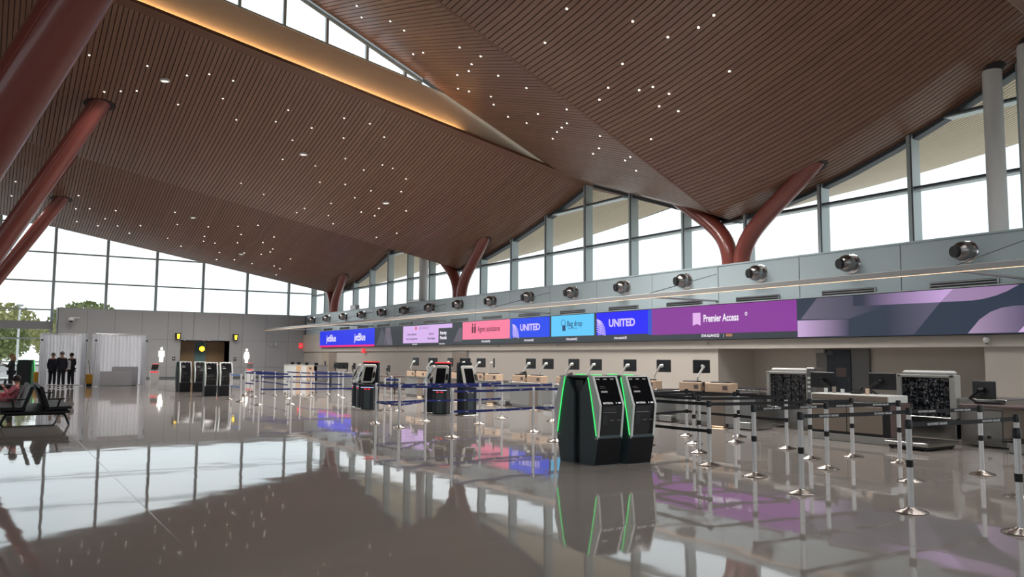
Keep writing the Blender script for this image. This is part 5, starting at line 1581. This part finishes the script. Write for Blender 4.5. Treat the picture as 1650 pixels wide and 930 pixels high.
    for sx in (-1, 1):
        MB().lathe([(0.013, -0.004), (0.013, 0.004)], (hx + sx * 0.032, hy - 0.092, hz + 0.03), 10, 'y').build('eye', M['hair_dark'], r)
        MB().lathe([(0.022, -0.012), (0.030, 0.0), (0.022, 0.012)], (hx + sx * 0.082, hy + 0.0, hz + 0.01), 10, 'x').build('ear', M['skin'], r)
    MB().tube([(hx - 0.025, hy - 0.092, hz - 0.045), (hx, hy - 0.097, hz - 0.047), (hx + 0.025, hy - 0.092, hz - 0.045)], 0.006, 6).build('mouth', M['pink'], r)
    return r
def stand(**kw):
    J = dict(pel=(0, 0, 0.96), chest=(0, 0.01, 1.30), neck=(0, 0.01, 1.49), head=(0, -0.015, 1.61),
             shL=(0.175, 0.01, 1.40), elL=(0.225, 0.03, 1.12), wrL=(0.22, -0.04, 0.88), shR=(-0.175, 0.01, 1.40), elR=(-0.225, 0.03, 1.12), wrR=(-0.22, -0.04, 0.88),
             hipL=(0.09, 0, 0.90), knL=(0.10, -0.015, 0.50), anL=(0.105, 0.02, 0.10), hipR=(-0.09, 0, 0.90), knR=(-0.10, -0.015, 0.50), anR=(-0.105, 0.02, 0.10))
    J.update(kw)
    return J
P1_ = person('man in a dark suit, leftmost of three by the white drape booth', (2.74, 47.9, 0), math.pi - 0.4, 1.72, stand(), 'suit', 'trouser', 'hair_grey')
P2_ = person('man in a dark suit seen from behind, middle of three by the drape booth', (3.06, 46.7, 0), math.pi + 0.2, 1.78, stand(wrL=(0.12, -0.22, 1.02), elL=(0.25, -0.02, 1.14)), 'suit', 'trouser', 'hair_grey')
P3_ = person('man in a dark suit holding white paper, rightmost of three by the drape booth', (3.55, 47.5, 0), 5.6, 1.72,
             stand(elR=(-0.25, -0.02, 1.14), wrR=(-0.06, -0.24, 1.12), elL=(0.25, -0.04, 1.14), wrL=(0.06, -0.25, 1.16)), 'suit', 'trouser', 'hair_dark')
pp = thing('paper_sheets', 'white paper sheets held by the man on the right of the suited group', 'paper', (3.42, 47.12, 1.14), -0.7)
MB().box(-0.14, 0.10, -0.05, -0.045, -0.22, 0.22).build('sheet', M['paper'], pp)
MB().box(-0.11, 0.13, -0.058, -0.053, -0.25, 0.19).build('sheet', M['paper'], pp)
person('woman with long fair hair and dark green jacket standing near the end glass wall', (0.83, 42.3, 0), 4.9, 1.66,
       stand(elR=(-0.20, -0.10, 1.14), wrR=(-0.10, -0.32, 1.28), elL=(0.2, -0.08, 1.14), wrL=(0.10, -0.30, 1.22)), 'green_top', 'trouser', 'hair_blond', long_hair=True, woman=True)
person('man in a dark short-sleeved shirt cut by the left edge of the view', (0.02, 40.4, 0), 1.4, 1.74,
       stand(elL=(0.22, -0.06, 1.14), wrL=(0.16, -0.26, 0.98)), 'suit', 'trouser', 'hair_grey', sleeve=False)
sit = dict(pel=(0, -0.02, 0.56), chest=(0, 0.12, 0.80), neck=(0, 0.17, 0.94), head=(0, 0.12, 1.03),
           shL=(0.17, 0.11, 0.86), elL=(0.24, -0.05, 0.66), wrL=(0.10, -0.16, 0.84), shR=(-0.17, 0.11, 0.86), elR=(-0.22, -0.10, 0.66), wrR=(-0.06, -0.28, 0.66),
           hipL=(0.10, -0.04, 0.52), knL=(0.12, -0.46, 0.52), anL=(0.12, -0.48, 0.10), hipR=(-0.10, -0.04, 0.52), knR=(-0.12, -0.46, 0.52), anR=(-0.12, -0.48, 0.10))
person('person in pink with dark hair slouched on the black seats', (0.50, 24.92, 0), -math.pi / 2, 1.62, sit, 'pink', 'pink', 'hair_dark', woman=True)

# ------------------------------------------------------------------ trees and poles outside
def tree(x, y, h, w, m, label, seed):
    rnd = random.Random(seed)
    r = thing('tree', label, 'tree', (x, y, -0.1), 0, 'trees beyond the end glass wall')
    MB().tube([(0, 0, 0), (0.05, 0, h * 0.35), (0, 0.05, h * 0.6)], [0.16, 0.12, 0.06], 8).build('trunk', M['bark'], r)
    cr = MB()
    for i in range(1300):
        u, t, q = rnd.random() ** 0.33, rnd.random() * 2 * math.pi, math.acos(2 * rnd.random() - 1)
        p = Vector((w * u * math.sin(q) * math.cos(t), w * u * math.sin(q) * math.sin(t), h * 0.62 + h * 0.40 * u * math.cos(q)))
        a = Vector((rnd.uniform(-1, 1), rnd.uniform(-1, 1), rnd.uniform(-1, 1))).normalized()
        b = a.cross(Vector((0.3, 0.7, 0.6))).normalized()
        sz = 0.16 * w * 0.5
        cr.add([tuple(p - a * sz - b * sz * .5), tuple(p + a * sz - b * sz * .4), tuple(p + b * sz)], [(0, 1, 2)])
    tag(cr.build('crown', M[m], r), kind='stuff')
    return r
TR = [(-5.0, 101, 5.6, 3.0, 'leaf2', 'pale yellow-green tree outside, leftmost through the end glass'), (0.8, 98, 4.8, 2.7, 'leaf', 'green tree outside behind the lamp pole'), (6.6, 103, 5.4, 3.0, 'leaf2', 'pale bushy tree outside, right of the lamp pole'),
      (-9, 118, 8.5, 4.6, 'leaf', 'tall tree farther outside, left'), (0.8, 122, 8.2, 4.6, 'leaf2', 'tall pale tree farther outside, middle'), (10.5, 120, 8.6, 4.6, 'leaf', 'tall tree farther outside, right')]
for i, (x, y, h, w, m, l) in enumerate(TR): tree(x, y, h, w, m, l, i)
o = thing('lamp_pole', 'thin white lamp pole outside the end glass wall', 'pole', (2.2, 92, -0.1))
MB().tube([(0, 0, 0), (0, 0, 6.5)], [0.12, 0.08], 8).build('pole', M['white_paint'], o); MB().bbox(-0.3, 0.3, -0.15, 0.15, 6.4, 6.6, 0.03).build('lamp_head', M['bezel_grey'], o)
o = thing('road_barrier', 'long white concrete barrier beside the road outside', 'barrier', (0, 76, -0.1))
MB().prism([(-0.4, 0), (0.4, 0), (0.2, 0.3), (0.15, 0.95), (-0.15, 0.95), (-0.2, 0.3)], 'x', -40, 24).build('wall', M['white_paint'], o)
MB().tube([(-40, 0, 1.15), (24, 0, 1.15)], 0.05, 6).build('rail', M['nickel'], o)
